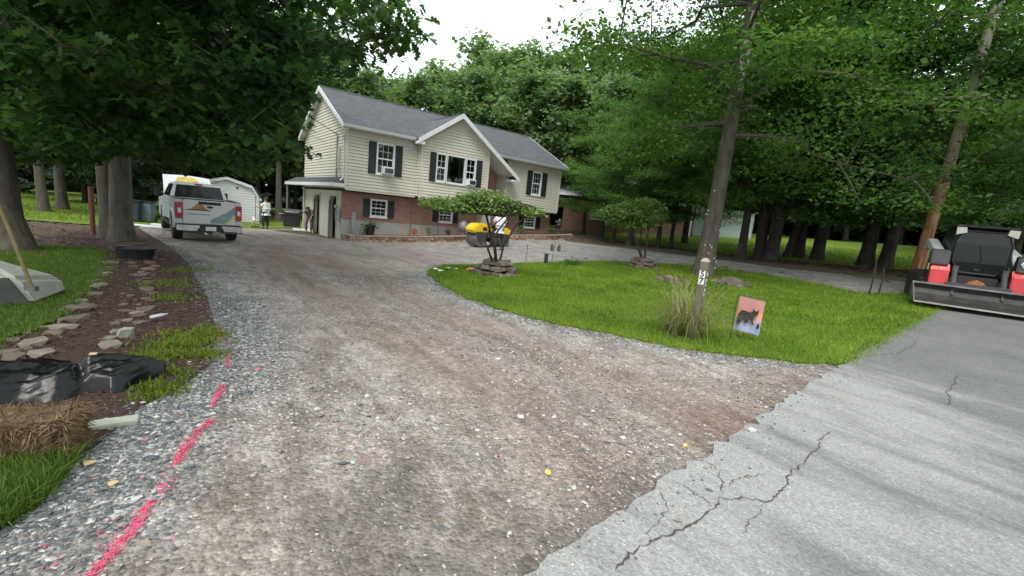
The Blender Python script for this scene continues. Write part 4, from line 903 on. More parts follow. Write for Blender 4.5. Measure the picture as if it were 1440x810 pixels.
    for s in (-1, 1):
        q([(s*.948, 2.42, 1.42), (s*.948, 3.42, 1.42), (s*.822, 3.40, 1.86), (s*.822, 2.58, 1.86)], 'side_window', M_DGLASS)
        q([(s*.948, 3.50, 1.42), (s*.948, 4.55, 1.42), (s*.822, 3.92, 1.86), (s*.822, 3.48, 1.86)], 'side_window', M_DGLASS)
    q([(-.86, 4.66, 1.44), (.86, 4.66, 1.44), (.76, 4.06, 1.88), (-.76, 4.06, 1.88)], 'windscreen', M_DGLASS)
    m = MB(); m.b2((-.13, 2.41, 1.89), (.13, 2.50, 1.945)); m.build('brake_lamp', M_TAIL, r, bev=.01)
    for s in (-1, 1):
        m = MB(); m.b2((s*1.0, 4.22, 1.36), (s*1.18, 4.28, 1.40)); m.b2((s*1.10, 4.18, 1.34), (s*1.32, 4.26, 1.66)); m.build('mirror', M_BLK, r, bev=.02)
        for y in (2.55, 3.62): m = MB(); m.b2((s*1.0, y, 1.18), (s*1.03, y+.2, 1.22)); m.build('door_handle', M_CHROME, r)
        m = MB(); m.prism([(4.72, .58), (4.72, 1.34), (6.12, 1.26), (6.16, .60), (5.62, .55)]+arc(5.12, .50, .50, 0, math.pi, 12)[:-1]+[(4.62, .52)], s*(W-.22), s*W, 'x'); m.build('front_wing', M_WHITE, r, bev=.02)
        m = MB(); m.b2((s*.93, 2.3, .42), (s*1.02, 4.5, .50)); m.build('running_board', M_BLK, r)
    m = MB(); m.b2((-.78, 4.75, .6), (.78, 6.0, 1.05)); m.b2((-.6, 5.0, 1.05), (.55, 5.8, 1.20)); m.build('engine', M_BLK, r)
    m = MB(); m.b2((-.95, 6.1, .7), (.95, 6.2, 1.2)); m.b2((-1.0, 6.12, .45), (1.0, 6.28, .68)); m.build('grille', M_CHROME, r)
    # bonnet, hinged at the scuttle and swung right up: its outer skin faces the cab
    h = bpy.data.objects.new('bonnet', None); bpy.data.objects.remove(h)
    m = MB(); rings = []
    for i in range(7):
        t = i/6; rings.append([(x, 1.38*t, .07*math.sin(math.pi*t)+.05*(1-(x/.93)**2)+zz) for x, zz in ((-.93+.06*t, 0), (-.6, .0), (0, .02), (.6, .0), (.93-.06*t, 0))])
    m.add([p for g in rings for p in g], [(i*5+k, i*5+k+1, i*5+k+6, i*5+k+5) for i in range(6) for k in range(4)])
    n0 = len(m.v); m.add([(v[0], v[1], v[2]-.05) for v in m.v[:35]], [(i*5+k+5, i*5+k+6, i*5+k+1, i*5+k) for i in range(6) for k in range(4)])
    ed = [k for k in range(5)]+[i*5+4 for i in range(1, 7)]+[30+k for k in (3, 2, 1, 0)]+[i*5 for i in range(5, 0, -1)]
    m.f += [(a, b, b+35, a+35) for a, b in zip(ed, ed[1:]+ed[:1])]
    ho = m.build('bonnet', M_WHITE, r, smooth=True); ho.location = (0, 4.74, 1.36); ho.rotation_euler = (R(37), 0, 0)
    m = MB(); m.add([(-.45, .85, .123), (.05, .82, .145), (.42, .92, .115), (.30, 1.18, .10), (-.02, 1.26, .10), (-.35, 1.18, .10)], [(0, 1, 2, 3, 4, 5)]); m.build('decal', pm('decal_gold', (.75, .48, .08), .5, 12, .5, 0), ho)
    for s in (-1, 1):
        for y in (1.18, 5.12): wheel(r, s*.86, y, .42, .29, s)
    return r
WRL = gp(327, 338); A = R(43); pickup((WRL[0]-(.86*math.cos(A)-1.18*math.sin(A)), WRL[1]-(.86*math.sin(A)+1.18*math.cos(A)), WRL[2]), A)

def loader(P, rz):
    r = empty('track_loader', P, rz, 'compact red, white and black track loader with a wide empty bucket on the road', 'loader')
    for s in (-1, 1):
        prof = arc(.62, .33, .33, -math.pi/2, math.pi*.35, 6)+[(-.35, .78)]+arc(-.72, .36, .36, math.pi*.75, math.pi*1.5, 6)
        m = MB(); m.prism(prof, s*.56, s*.98, 'x'); t = m.build('track', M_TYRE, r, bev=.02)
        m = MB(); c = np.array(prof+prof[:1])
        for a, b in zip(c[:-1], c[1:]):
            n = max(1, int(np.linalg.norm(b-a)/.12)); ang = math.atan2(b[1]-a[1], b[0]-a[0])
            for k in range(n): q = a+(b-a)*(k+.5)/n; m.box((s*.77, q[0], q[1]), (.40, .055, .05), rx=ang)
        m.build('lugs', M_TYRE, t)
        m = MB(); m.prism([(-1.05, .55), (-1.12, 1.35), (-.85, 1.55), (-.2, 1.18), (.55, .98), (.78, .62), (.6, .5)], s*.50, s*.57, 'x'); m.build('side_panel', M_DGREY, r)
        # lift arm: rear tower, long sloping beam, drop to the bucket
        m = MB(); arm = [(-1.0, 1.50), (-.75, 1.64), (.35, 1.36), (.86, .98), (1.02, .58), (.86, .55), (.72, .84), (.26, 1.17), (-.72, 1.42), (-.95, 1.30)]
        m.prism(arm, s*.58, s*.78, 'x'); m.build('lift_arm', pm('arm_white', (.66, .66, .65), .08, 4, .4, .05, 30, dirt=.15), r, bev=.015)
        m = MB(); m.prism([(1.07, .50), (1.05, .86), (.94, 1.02), (.70, .98), (.82, .50)], s*.52, s*.86, 'x'); m.build('arm_guard', M_RED, r, bev=.02)
        m = MB(); m.prism([(1.03, .98), (.98, 1.32), (.80, 1.36), (.66, .99)], s*.56, s*.90, 'x'); m.build('arm_cover', M_DGREY, r, bev=.02)
        m = MB(); m.tube([(s*.42, .92, .95), (s*.42, 1.12, .48)], .055, 10); m.tube([(s*.42, 1.12, .48), (s*.42, 1.22, .30)], .03, 8); m.b2((s*.37, .80, .85), (s*.47, .98, 1.0)); m.build('tilt_cylinder', M_DGREY, r)
        m = MB(); m.lathe([(.0, .0), (.10, .0), (.10, .05), (.075, .06), (.05, .035), (0, .035)], (s*.70, .985, 1.16), 16, 'y'); s < 0 and m.build('work_lamp', M_CHROME, r)
    m = MB(); m.prism([(-1.15, .35), (-1.2, 1.25), (-.6, 1.4), (-.55, .8), (.75, .72), (.88, .35)], -.5, .5, 'x'); m.build('chassis', M_DGREY, r)
    m = MB(); m.b2((-.34, .885, .48), (.34, .92, .78)); st = m.build('step_panel', M_BLK, r); m = MB(); m.prism([(-.2, .55), (.2, .55), (.12, .66), (.0, .71), (-.12, .66)], .921, .926, 'y'); m.build('decal', pm('decal_rust', (.42, .14, .04), .4, 12, .6, 0), st)
    # cab: posts, roof, door glass with cut corners
    def ring(z, y0, y1, x, c): return [(-x+c, y0, z), (x-c, y0, z), (x, y0+c, z), (x, y1-c, z), (x-c, y1, z), (-x+c, y1, z), (-x, y1-c, z), (-x, y0+c, z)]
    m = MB(); m.loft([ring(.80, -.7, .70, .50, .08), ring(1.30, -.72, .74, .53, .08), ring(1.86, -.70, .62, .50, .1), ring(1.93, -.66, .56, .46, .1)]); cb = m.build('cab', M_BLK, r, bev=.015)
    m = MB(); m.add([(-.30, .75, .86), (.30, .75, .86), (.455, .758, 1.10), (.455, .758, 1.55), (.36, .68, 1.83), (-.36, .68, 1.83), (-.455, .758, 1.55), (-.455, .758, 1.10)], [(0, 1, 2, 7), (7, 2, 3, 6), (6, 3, 4, 5)]); m.build('door_glass', M_DGLASS, cb)
    m = MB(); pts = [(-.31, .755, .85), (.31, .755, .85), (.47, .77, 1.10), (.47, .76, 1.56), (.37, .68, 1.845), (-.37, .68, 1.845), (-.47, .76, 1.56), (-.47, .77, 1.10), (-.31, .755, .85)]; m.tube(pts, .022, 6); m.build('door_frame', M_BLK, cb)
    m = MB(); m.tube([(.05, .775, .95), (-.02, .78, 1.2), (.06, .77, 1.5)], .012, 6); m.b2((-.03, .765, .92), (.08, .785, .97)); m.build('wiper', M_BLK, cb)
    m = MB(); m.b2((-.54, -.7, 1.93), (.54, .70, 1.985)); m.b2((-.36, .62, 1.93), (.36, .78, 1.975)); m.build('roof', M_BLK, r, bev=.02)
    for s in (-1, 1): m = MB(); m.prism([(s*.34, 1.80), (s*.52, 1.74), (s*.53, 1.92), (s*.36, 1.925)], .66, .74, 'y'); m.build('head_lamp', pm('lamp_lens', (.55, .52, .44), .1, 12, .25, .1, 80), r)
    # bucket: long-floored, open toward +Y
    bw = 1.13; prof = [(1.92, .10), (1.36, .12), (1.18, .24), (1.12, .38), (1.18, .50), (1.23, .51), (1.17, .38), (1.22, .27), (1.38, .165), (1.92, .135)]
    m = MB(); m.prism(prof, -bw, bw, 'x'); bk = m.build('bucket', pm('bucket_steel', (.045, .043, .042), .5, 4, .6, .2, 40, metal=.4, dirt=.3), r)
    for s in (-1, 1): m = MB(); m.prism([(1.90, .10), (1.36, .12), (1.17, .24), (1.11, .38), (1.18, .51), (1.28, .49), (1.62, .28)], s*bw, s*(bw+.03), 'x'); m.build('side_plate', M_STEEL, bk)
    m = MB(); m.b2((-bw-.03, 1.88, .085), (bw+.03, 2.0, .115)); m.build('cutting_edge', pm('ground_steel', (.42, .40, .37), .25, 6, .45, .15, 40, metal=.5), bk)
    m = MB(); m.b2((-bw-.03, 1.14, .495), (bw+.03, 1.26, .53)); m.build('top_lip', pm('lip_steel', (.24, .24, .24), .3, 6, .5, .15, 40, metal=.5), bk)
    m = MB(); m.prism([(1.0, .2), (1.15, .2), (1.15, .6), (1.0, .55)], -.55, .55, 'x'); m.build('coupler', M_DGREY, r)
LP = gd(1349, 11.2, -.04); loader(LP, R(146))

def roller(P, rz):
    r = empty('road_roller', P, rz, 'small yellow and black tandem road roller on the drive before the house', 'roller'); r.scale = (.82,)*3
    for y, in ((.80,), (-.80,)):
        m = MB(); m.lathe([(.30, -.50), (.36, -.50), (.37, -.48), (.37, .48), (.36, .50), (.30, .50)], (0, y, .37), 32, 'x'); d = m.build('drum', M_STEEL, r, smooth=True)
        m = MB(); 
        for s in (-1, 1): m.lathe([(.31, s*.42), (.31, s*.47), (.12, s*.46), (.10, s*.52), (.0, s*.52)], (0, y, .37), 24, 'x')
        m.build('drum_hub', M_DGREY, d)
        for s in (-1, 1): m = MB(); m.prism([(y-.12, .30), (y+.12, .30), (y+.30, .78), (y-.30, .78)], s*.52, s*.57, 'x'); m.build('drum_yoke', M_DGREY, r)
    m = MB(); m.b2((-.50, .12, .52), (.50, 1.1, .80)); m.build('front_frame', M_DGREY, r, bev=.04)
    pr = [(.05, .80), (.05, 1.08), (.30, 1.30), (1.02, 1.26), (1.26, 1.02), (1.30, .82), (1.2, .76)]
    m = MB(); m.prism(pr, -.48, .48, 'x'); h = m.build('hood', M_YEL, r, bev=.07, smooth=True)
    for s in (-1, 1): m = MB(); m.prism([(.40, .92), (.70, .90), (.72, 1.08), (.44, 1.12)], s*.479, s*.488, 'x'); m.build('vent', M_BLK, h)
    m = MB(); m.b2((-.42, -.1, .28), (.42, .12, .60)); m.tube([(0, .0, .3), (0, .0, .75)], .09, 10); m.build('articulation', M_BLK, r)
    m = MB(); m.b2((-.5, -.45, .36), (.5, -.05, .42)); m.build('platform', M_DGREY, r)
    m = MB(); m.prism([(-1.15, .58), (-1.2, .95), (-.95, 1.12), (-.45, 1.10), (-.42, .58)], -.48, .48, 'x'); m.build('rear_body', M_DGREY, r, bev=.04)
    for s in (-1, 1): m = MB(); m.prism([(-1.18, .78), (-1.16, 1.02), (-.92, 1.16), (-.55, 1.14), (-.55, .80)], s*.49, s*.54, 'x'); m.build('side_panel', M_YEL, r, bev=.015)
    m = MB(); m.b2((-.24, -.78, 1.10), (.24, -.34, 1.20)); m.b2((-.24, -.84, 1.18), (.24, -.74, 1.55)); m.build('seat', M_BLK, r, bev=.03)
    m = MB(); m.tube([(0, .02, .80), (0, -.06, 1.28)], .035, 8); m.tube([(.17*math.cos(a*math.pi/8), -.07+.15*math.sin(a*math.pi/8)*.9, 1.30+.06*math.sin(a*math.pi/8)) for a in range(17)], .014, 6); m.build('steering_wheel', M_BLK, r)
    m = MB(); m.tube([(-.44, -.95, 1.05), (-.44, -.98, 1.75), (-.36, -.98, 1.85), (.36, -.98, 1.85), (.44, -.98, 1.75), (.44, -.95, 1.05)], .03, 8); m.build('roll_bar', M_BLK, r)
    m = MB(); m.tube([(.44, -.1, .42), (.46, -.1, 1.15), (.46, .03, 1.25)], .02, 6); m.tube([(-.44, -.1, .42), (-.46, -.1, 1.15), (-.46, .03, 1.25)], .02, 6); m.build('hand_rail', M_BLK, r)
RP = gp(684, 348); roller((RP[0], RP[1]+.5, float(tz(RP[0], RP[1]+.5))), R(128))

# ================================================================== TREES
def m_bark(name, c1, c2, sc=9):
    m, nt, bs = newmat(name); v = coords(nt, 'Object', (1, 1, .16)); n = noise(nt, v, sc, 8, .7, .3)
    c = ramp(nt, n, [(.32, c1), (.62, c2)]); g = ramp(nt, noise(nt, coords(nt), 1.6, 5), [(.5, (0, 0, 0)), (.75, (1, 1, 1))])
    c = mix(nt, mth(nt, 'MULTIPLY', g, .35), c, (.16, .17, .13)); nt.links.new(c, bs.inputs['Base Color']); bs.inputs['Roughness'].default_value = .95
    bump(nt, bs, n, .9, .05); return m
M_BARK = m_bark('bark_brown', (.045, .036, .03), (.13, .108, .09)); M_BARKG = m_bark('bark_grey', (.10, .09, .075), (.24, .215, .185))
M_BARKT = m_bark('bark_tan', (.045, .039, .031), (.12, .104, .084)); M_BARKD = m_bark('bark_dark', (.018, .014, .012), (.055, .044, .036))
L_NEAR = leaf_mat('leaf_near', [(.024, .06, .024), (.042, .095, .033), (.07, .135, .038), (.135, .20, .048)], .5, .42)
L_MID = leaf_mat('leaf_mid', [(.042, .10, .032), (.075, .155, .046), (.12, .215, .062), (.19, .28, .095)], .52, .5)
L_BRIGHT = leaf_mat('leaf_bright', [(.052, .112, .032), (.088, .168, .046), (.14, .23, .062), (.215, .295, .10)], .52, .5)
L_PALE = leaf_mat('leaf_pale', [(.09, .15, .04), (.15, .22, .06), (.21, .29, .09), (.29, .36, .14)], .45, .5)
L_FAR = leaf_mat('leaf_far_hazed', [(.085, .14, .07), (.14, .205, .10), (.195, .265, .135), (.26, .33, .19)], .5, .6)  # greyer and lighter: the haze of distance is mixed into the leaf colour
L_DARK = leaf_mat('needle_dark', [(.02, .04, .018), (.035, .065, .026), (.06, .10, .036)], .25, .6)
SIMPLE = (np.array([(0, 0, 0), (.33, .45, .09), (0, 1, -.08), (-.33, .45, .09)]), np.array([(0, 1, 2), (0, 2, 3)]))
def oak_leaf():
    o = [(.04, 0), (.25, .2), (.11, .33), (.37, .5), (.14, .64), (.27, .82), (0.0, 1)]; V = []; T = []
    for x, y in o: V += [(0, y, -.10*y*y), (x, y, .10*x-.10*y*y), (-x, y, .10*x-.10*y*y)]
    for i in range(len(o)-1):
        a, b = 3*i, 3*i+3
        T += [(a, a+1, b+1), (a, b+1, b), (a, b, b+2), (a, b+2, a+2)]
    return np.array(V), np.array(T)
OAK = oak_leaf()
CLUMP = (np.array([(0, 0, 0), (.5, .3, .1), (.2, .55, 0), (.55, .8, -.05), (0, 1, -.1), (-.45, .75, .05), (-.15, .5, .0), (-.5, .25, .1)]), np.array([(0, 1, 2), (2, 3, 4), (4, 5, 6), (6, 7, 0), (0, 2, 6), (2, 4, 6)]))
def leafmesh(name, pos, size, tmpl, mat, rng, tilt=.55, droop=.35):
    n = len(pos); a = rng.random(n)*2*np.pi
    fwd = np.stack([np.cos(a), np.sin(a), -droop+rng.normal(0, .35, n)], -1)
    up = np.stack([rng.normal(0, tilt, n), rng.normal(0, tilt, n), np.ones(n)], -1)
    s = size*rng.lognormal(0, .25, n); V, T = scatter(tmpl[0], tmpl[1], pos, frames(fwd, up), s)
    return npmesh(name, V, T, [mat])
def grow(rng, h, r, cb, cr, nl=16, nsub=5, up=.5, top=.97):
    """trunk, limbs and the spots where sprays of leaves sit"""
    mb = MB(); nz = 9; tw = rng.normal(0, .02, (nz, 2)).cumsum(0)*h*.06
    pts = [(tw[i, 0]*(i > 0), tw[i, 1]*(i > 0), h*top*i/(nz-1)-.15*(i == 0)) for i in range(nz)]; rad = [r*(1-.82*i/(nz-1)) for i in range(nz)]
    zs = [0, .12, .45]; base = [(0, 0, -.25), (0, 0, .1), (0, 0, .5)]
    mb.tube(base+pts[1:], [r*1.75, r*1.35, r*1.08]+rad[1:], 10)
    sp = []
    for k in range(nl):
        t = (k+.5)/nl; z0 = cb+(h*top-cb)*t*.96; az = k*2.4+rng.normal(0, .3)
        w = cr*max(.25, math.sin(math.pi*(.22+.72*t)))**.7*rng.uniform(.8, 1.12); el = up*(.25+t)+rng.normal(0, .12)
        i = min(nz-2, int(z0/(h*top)*(nz-1))); f = z0/(h*top)*(nz-1)-i; c = np.array(pts[i])*(1-f)+np.array(pts[i+1])*f
        d = np.array([math.cos(az), math.sin(az), 0]); P = [c]; n = 5; rr = r*(1-.8*z0/h)*.42
        for s in range(1, n+1):
            q = s/n; P.append(c+d*w*q+np.array([rng.normal(0, .08*w), rng.normal(0, .08*w), w*(math.sin(el)*q-.28*q*q)]))
        mb.tube(P, [max(.012, rr*(1-.85*s/n)) for s in range(n+1)], 5, False)
        for j in range(nsub):
            q = rng.uniform(.3, 1.); s = min(n-1, int(q*n)); b = P[s]+(P[s+1]-P[s])*(q*n-s)
            dd = rng.normal(0, 1, 3); dd[2] = dd[2]*.35+.1; dd /= np.linalg.norm(dd); L = w*rng.uniform(.18, .42)
            e = b+dd*L; mb.tube([b, (b+e)/2+[0, 0, .05], e], [rr*.3+.008, rr*.2+.006, .006], 4, False)
            for u in (.45, .75, 1.): sp.append(b+dd*L*u)
        for q in (.5, .7, .85, 1.): s = min(n-1, int(q*n)); sp.append(P[s]+(P[min(n, s+1)]-P[s])*(q*n-s))
    return mb, np.array(sp)
def sprays(rng, sp, n, sx=.5, sz=.2):
    sz = sz*.55; c = sp[rng.integers(0, len(sp), n)]; return c+rng.normal(0, 1, (n, 3))*[sx, sx, sz]
def proto(seed, h, r, cb, cr, n, size, tmpl, lm, bark, sx=.5, sz=.22, nl=16, nsub=5, up=.5):
    rng = np.random.default_rng(seed); mb, sp = grow(rng, h, r, cb, cr, nl, nsub, up)
    return dict(h=h, trunk=mb.mesh('trunk', bark, smooth=True), crown=leafmesh('crown', sprays(rng, sp, n, sx, sz), size, tmpl, lm, rng))
def conifer(seed, h, r, cb, cr, n, lm, bark):
    rng = np.random.default_rng(seed); mb = MB().tube([(0, 0, -.2), (0, 0, .4), (0, 0, h)], [r*1.3, r, .03], 9); pos = []; 
    nb = 46
    for k in range(nb):
        t = k/nb; z = cb+(h-cb)*t; w = cr*(1-t)**.8*rng.uniform(.75, 1.1); az = k*2.4
        d = np.array([math.cos(az), math.sin(az), 0]); e = np.array([0, 0, z])+d*w+[0, 0, -.22*w]
        mb.tube([(0, 0, z), tuple(np.array([0, 0, z])+d*w*.5+[0, 0, .02*w]), tuple(e)], [.05, .03, .008], 4, False)
        m = int(n/nb*(.4+1.2*(1-t))); q = rng.random(m)**.6; sd = np.array([-d[1], d[0], 0]); lat = rng.normal(0, .22, m)*w*(1.15-q)
        pos.append(np.array([0, 0, z])+d*(w*q)[:, None]+sd*lat[:, None]+np.stack([0*q, 0*q, -.22*w*q*q-np.abs(rng.normal(0, .12, m))], -1))
    return dict(h=h, trunk=mb.mesh('trunk', bark, smooth=True), crown=leafmesh('crown', np.concatenate(pos), .26, SIMPLE, lm, rng, .4, .6))
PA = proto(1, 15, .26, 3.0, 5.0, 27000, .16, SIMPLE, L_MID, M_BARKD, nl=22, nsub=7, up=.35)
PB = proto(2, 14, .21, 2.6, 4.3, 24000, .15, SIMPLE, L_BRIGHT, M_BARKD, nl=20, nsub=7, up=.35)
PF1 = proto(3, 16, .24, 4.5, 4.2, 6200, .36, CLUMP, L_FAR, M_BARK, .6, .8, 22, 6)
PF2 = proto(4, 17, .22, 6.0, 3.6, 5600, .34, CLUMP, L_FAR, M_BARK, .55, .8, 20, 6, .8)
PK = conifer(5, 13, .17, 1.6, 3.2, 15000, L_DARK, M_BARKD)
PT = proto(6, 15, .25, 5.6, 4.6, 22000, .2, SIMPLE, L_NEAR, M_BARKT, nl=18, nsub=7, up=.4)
def tree(name, P, pr, s, label, cat='tree', group=None, rz=0, lean=(0, 0), sz=None, tmat=None):
    r = empty(name, P, 0, label, cat, group); r.rotation_euler = (lean[0], lean[1], rz); r.scale = (s, s, sz or s)
    link('trunk', pr['trunk'], r); link('crown', pr['crown'], r); return r
def hgt(px, t, ytop): P = dep(px, ytop, t); return P[2]-float(tz(P[0], P[1]))
rnd = random.Random(7)
# --- trees that close the view behind the house
ORD = 'first second third fourth fifth sixth seventh eighth ninth tenth eleventh twelfth thirteenth fourteenth fifteenth sixteenth seventeenth eighteenth nineteenth twentieth'.split()
BH = [415,455,500,540,575,612,648,672,705,735,762,792,820,850,880,390,925,968,1020]
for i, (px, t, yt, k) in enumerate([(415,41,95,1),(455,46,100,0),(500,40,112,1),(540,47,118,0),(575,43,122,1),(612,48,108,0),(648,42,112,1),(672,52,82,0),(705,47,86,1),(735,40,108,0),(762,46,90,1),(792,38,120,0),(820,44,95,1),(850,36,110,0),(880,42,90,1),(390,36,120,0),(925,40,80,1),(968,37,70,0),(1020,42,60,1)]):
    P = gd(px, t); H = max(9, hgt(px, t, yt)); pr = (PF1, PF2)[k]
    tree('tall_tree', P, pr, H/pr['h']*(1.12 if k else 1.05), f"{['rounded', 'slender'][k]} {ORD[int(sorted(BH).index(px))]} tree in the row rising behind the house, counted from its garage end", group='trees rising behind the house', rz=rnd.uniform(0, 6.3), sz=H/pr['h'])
# --- dark wood on the left, behind the pickup and the shed
for i, (px, t, k, s) in enumerate([(-140,24,0,1.0),(-40,30,0,.95),(62,21.5,1,.8),(88,24,1,.9),(30,34,0,.95),(120,30,0,.9),(205,25,0,.85),(232,33,0,1.),(285,37,2,.9),(335,40,2,.85),(362,36,1,.8),(392,33.5,1,.95),(405,38,2,.9),(440,40,2,1.),(168,40,2,.9),(100,46,2,.95),(20,48,2,1.),(-80,44,2,1.),(260,46,2,1.)]):
    pr = (PK, PT, PF1)[k]; P = gd(px, t)
    tree(['dark_conifer', 'slim_tree', 'tall_tree'][k], P, pr, s, ['dark drooping conifer in the shaded wood left of the house', 'slim grey barked tree at the edge of the wood left of the house', 'tall broadleaf tree deep in the wood left of the house'][k], group=['conifers in the left wood', 'slim trees at the edge of the left wood', 'tall trees deep in the left wood'][k], rz=rnd.uniform(0, 6.3), lean=(0, rnd.uniform(-.05, .05)))
# --- trees right of the house and along the second drive
RT_ = [(820,33,1,.62,0,0),(846,30,1,.58,.03,0),(862,27,1,.52,-.03,0),(884,25.5,0,.62,.06,0),(925,24.5,1,.62,.12,.02),(943,25,1,.55,-.05,0),(962,29,0,.7,.05,0),(1041,20,1,.85,.0,0),(1068,21,0,.95,.07,0),(1083,20.5,0,1.05,.02,0),(1106,22,1,.8,.1,.03),(1122,22.5,0,.9,.04,0),(1148,21.5,0,.95,.22,.02),(1216,20,0,1.0,-.02,0),(1243,19.5,0,.95,.2,.05),(1188,40,1,.9,0,0),(1262,41,0,.9,.05,0),(1330,38,0,1.,0,0),(1385,27,0,.95,0,0),(1300,42,1,1.,0,0),(1425,32,0,1.05,0,0),(1160,43,0,.95,.03,0),(1085,41,0,.9,.02,0),(1000,36,1,.9,.02,0),(1232,46,0,1.,0,0),(1120,46,1,1,.0,0)]
NRT = sorted(q[0] for q in RT_ if q[1] <= 26.5)
for i, (px, t, k, s, l1, l2) in enumerate(RT_):
    pr = (PA, PB)[k]; P = gd(px, t); fr = t > 26.5
    lab = ('broadleaf tree on the far lawn beyond the second drive' if fr else ('thick', 'slender')[k]+(' leaning' if l1 > .09 else '')+f' {ORD[NRT.index(px)]} tree along the second drive, counted from the house')
    tree('broadleaf_tree', P, pr, s, lab, group=('far lawn trees' if fr else ('stand along the second drive, thick trees', 'stand along the second drive, slender trees')[k]), rz=rnd.uniform(0, 6.3), lean=(l2, l1))
for px, t, s in [(1520,17,1.0),(1620,21,1.0),(1500,26,1.)]:
    P = gd(px, t); tree('broadleaf_tree', P, PB, s, 'light leaved tree leaning in over the road behind the loader', group='trees behind the loader', rz=rnd.uniform(0, 6.3))
# --- twin trunks beside the pickup
tw = gp(166, 338); r = empty('twin_tree', tw, 0, 'tall grey tree with two trunks in the mulch left of the pickup', 'tree')
for dx, dy, lx, ly, rr in ((.12, 0, .02, 0, .26), (-.42, .25, -.05, .02, .25)):
    mb = MB().tube([(dx, dy, -.2), (dx, dy, .15), (dx, dy, .6), (dx+lx*3, dy+ly*3, 3), (dx+lx*7, dy+ly*7, 7), (dx+lx*14, dy+ly*14, 13)], [rr*1.6, rr*1.3, rr*1.05, rr*.92, rr*.75, .06], 12); mb.build('trunk', M_BARKT, r, smooth=True)
cr = link('crown', PT['crown'], r); cr.scale = (1.05, 1.05, .95)
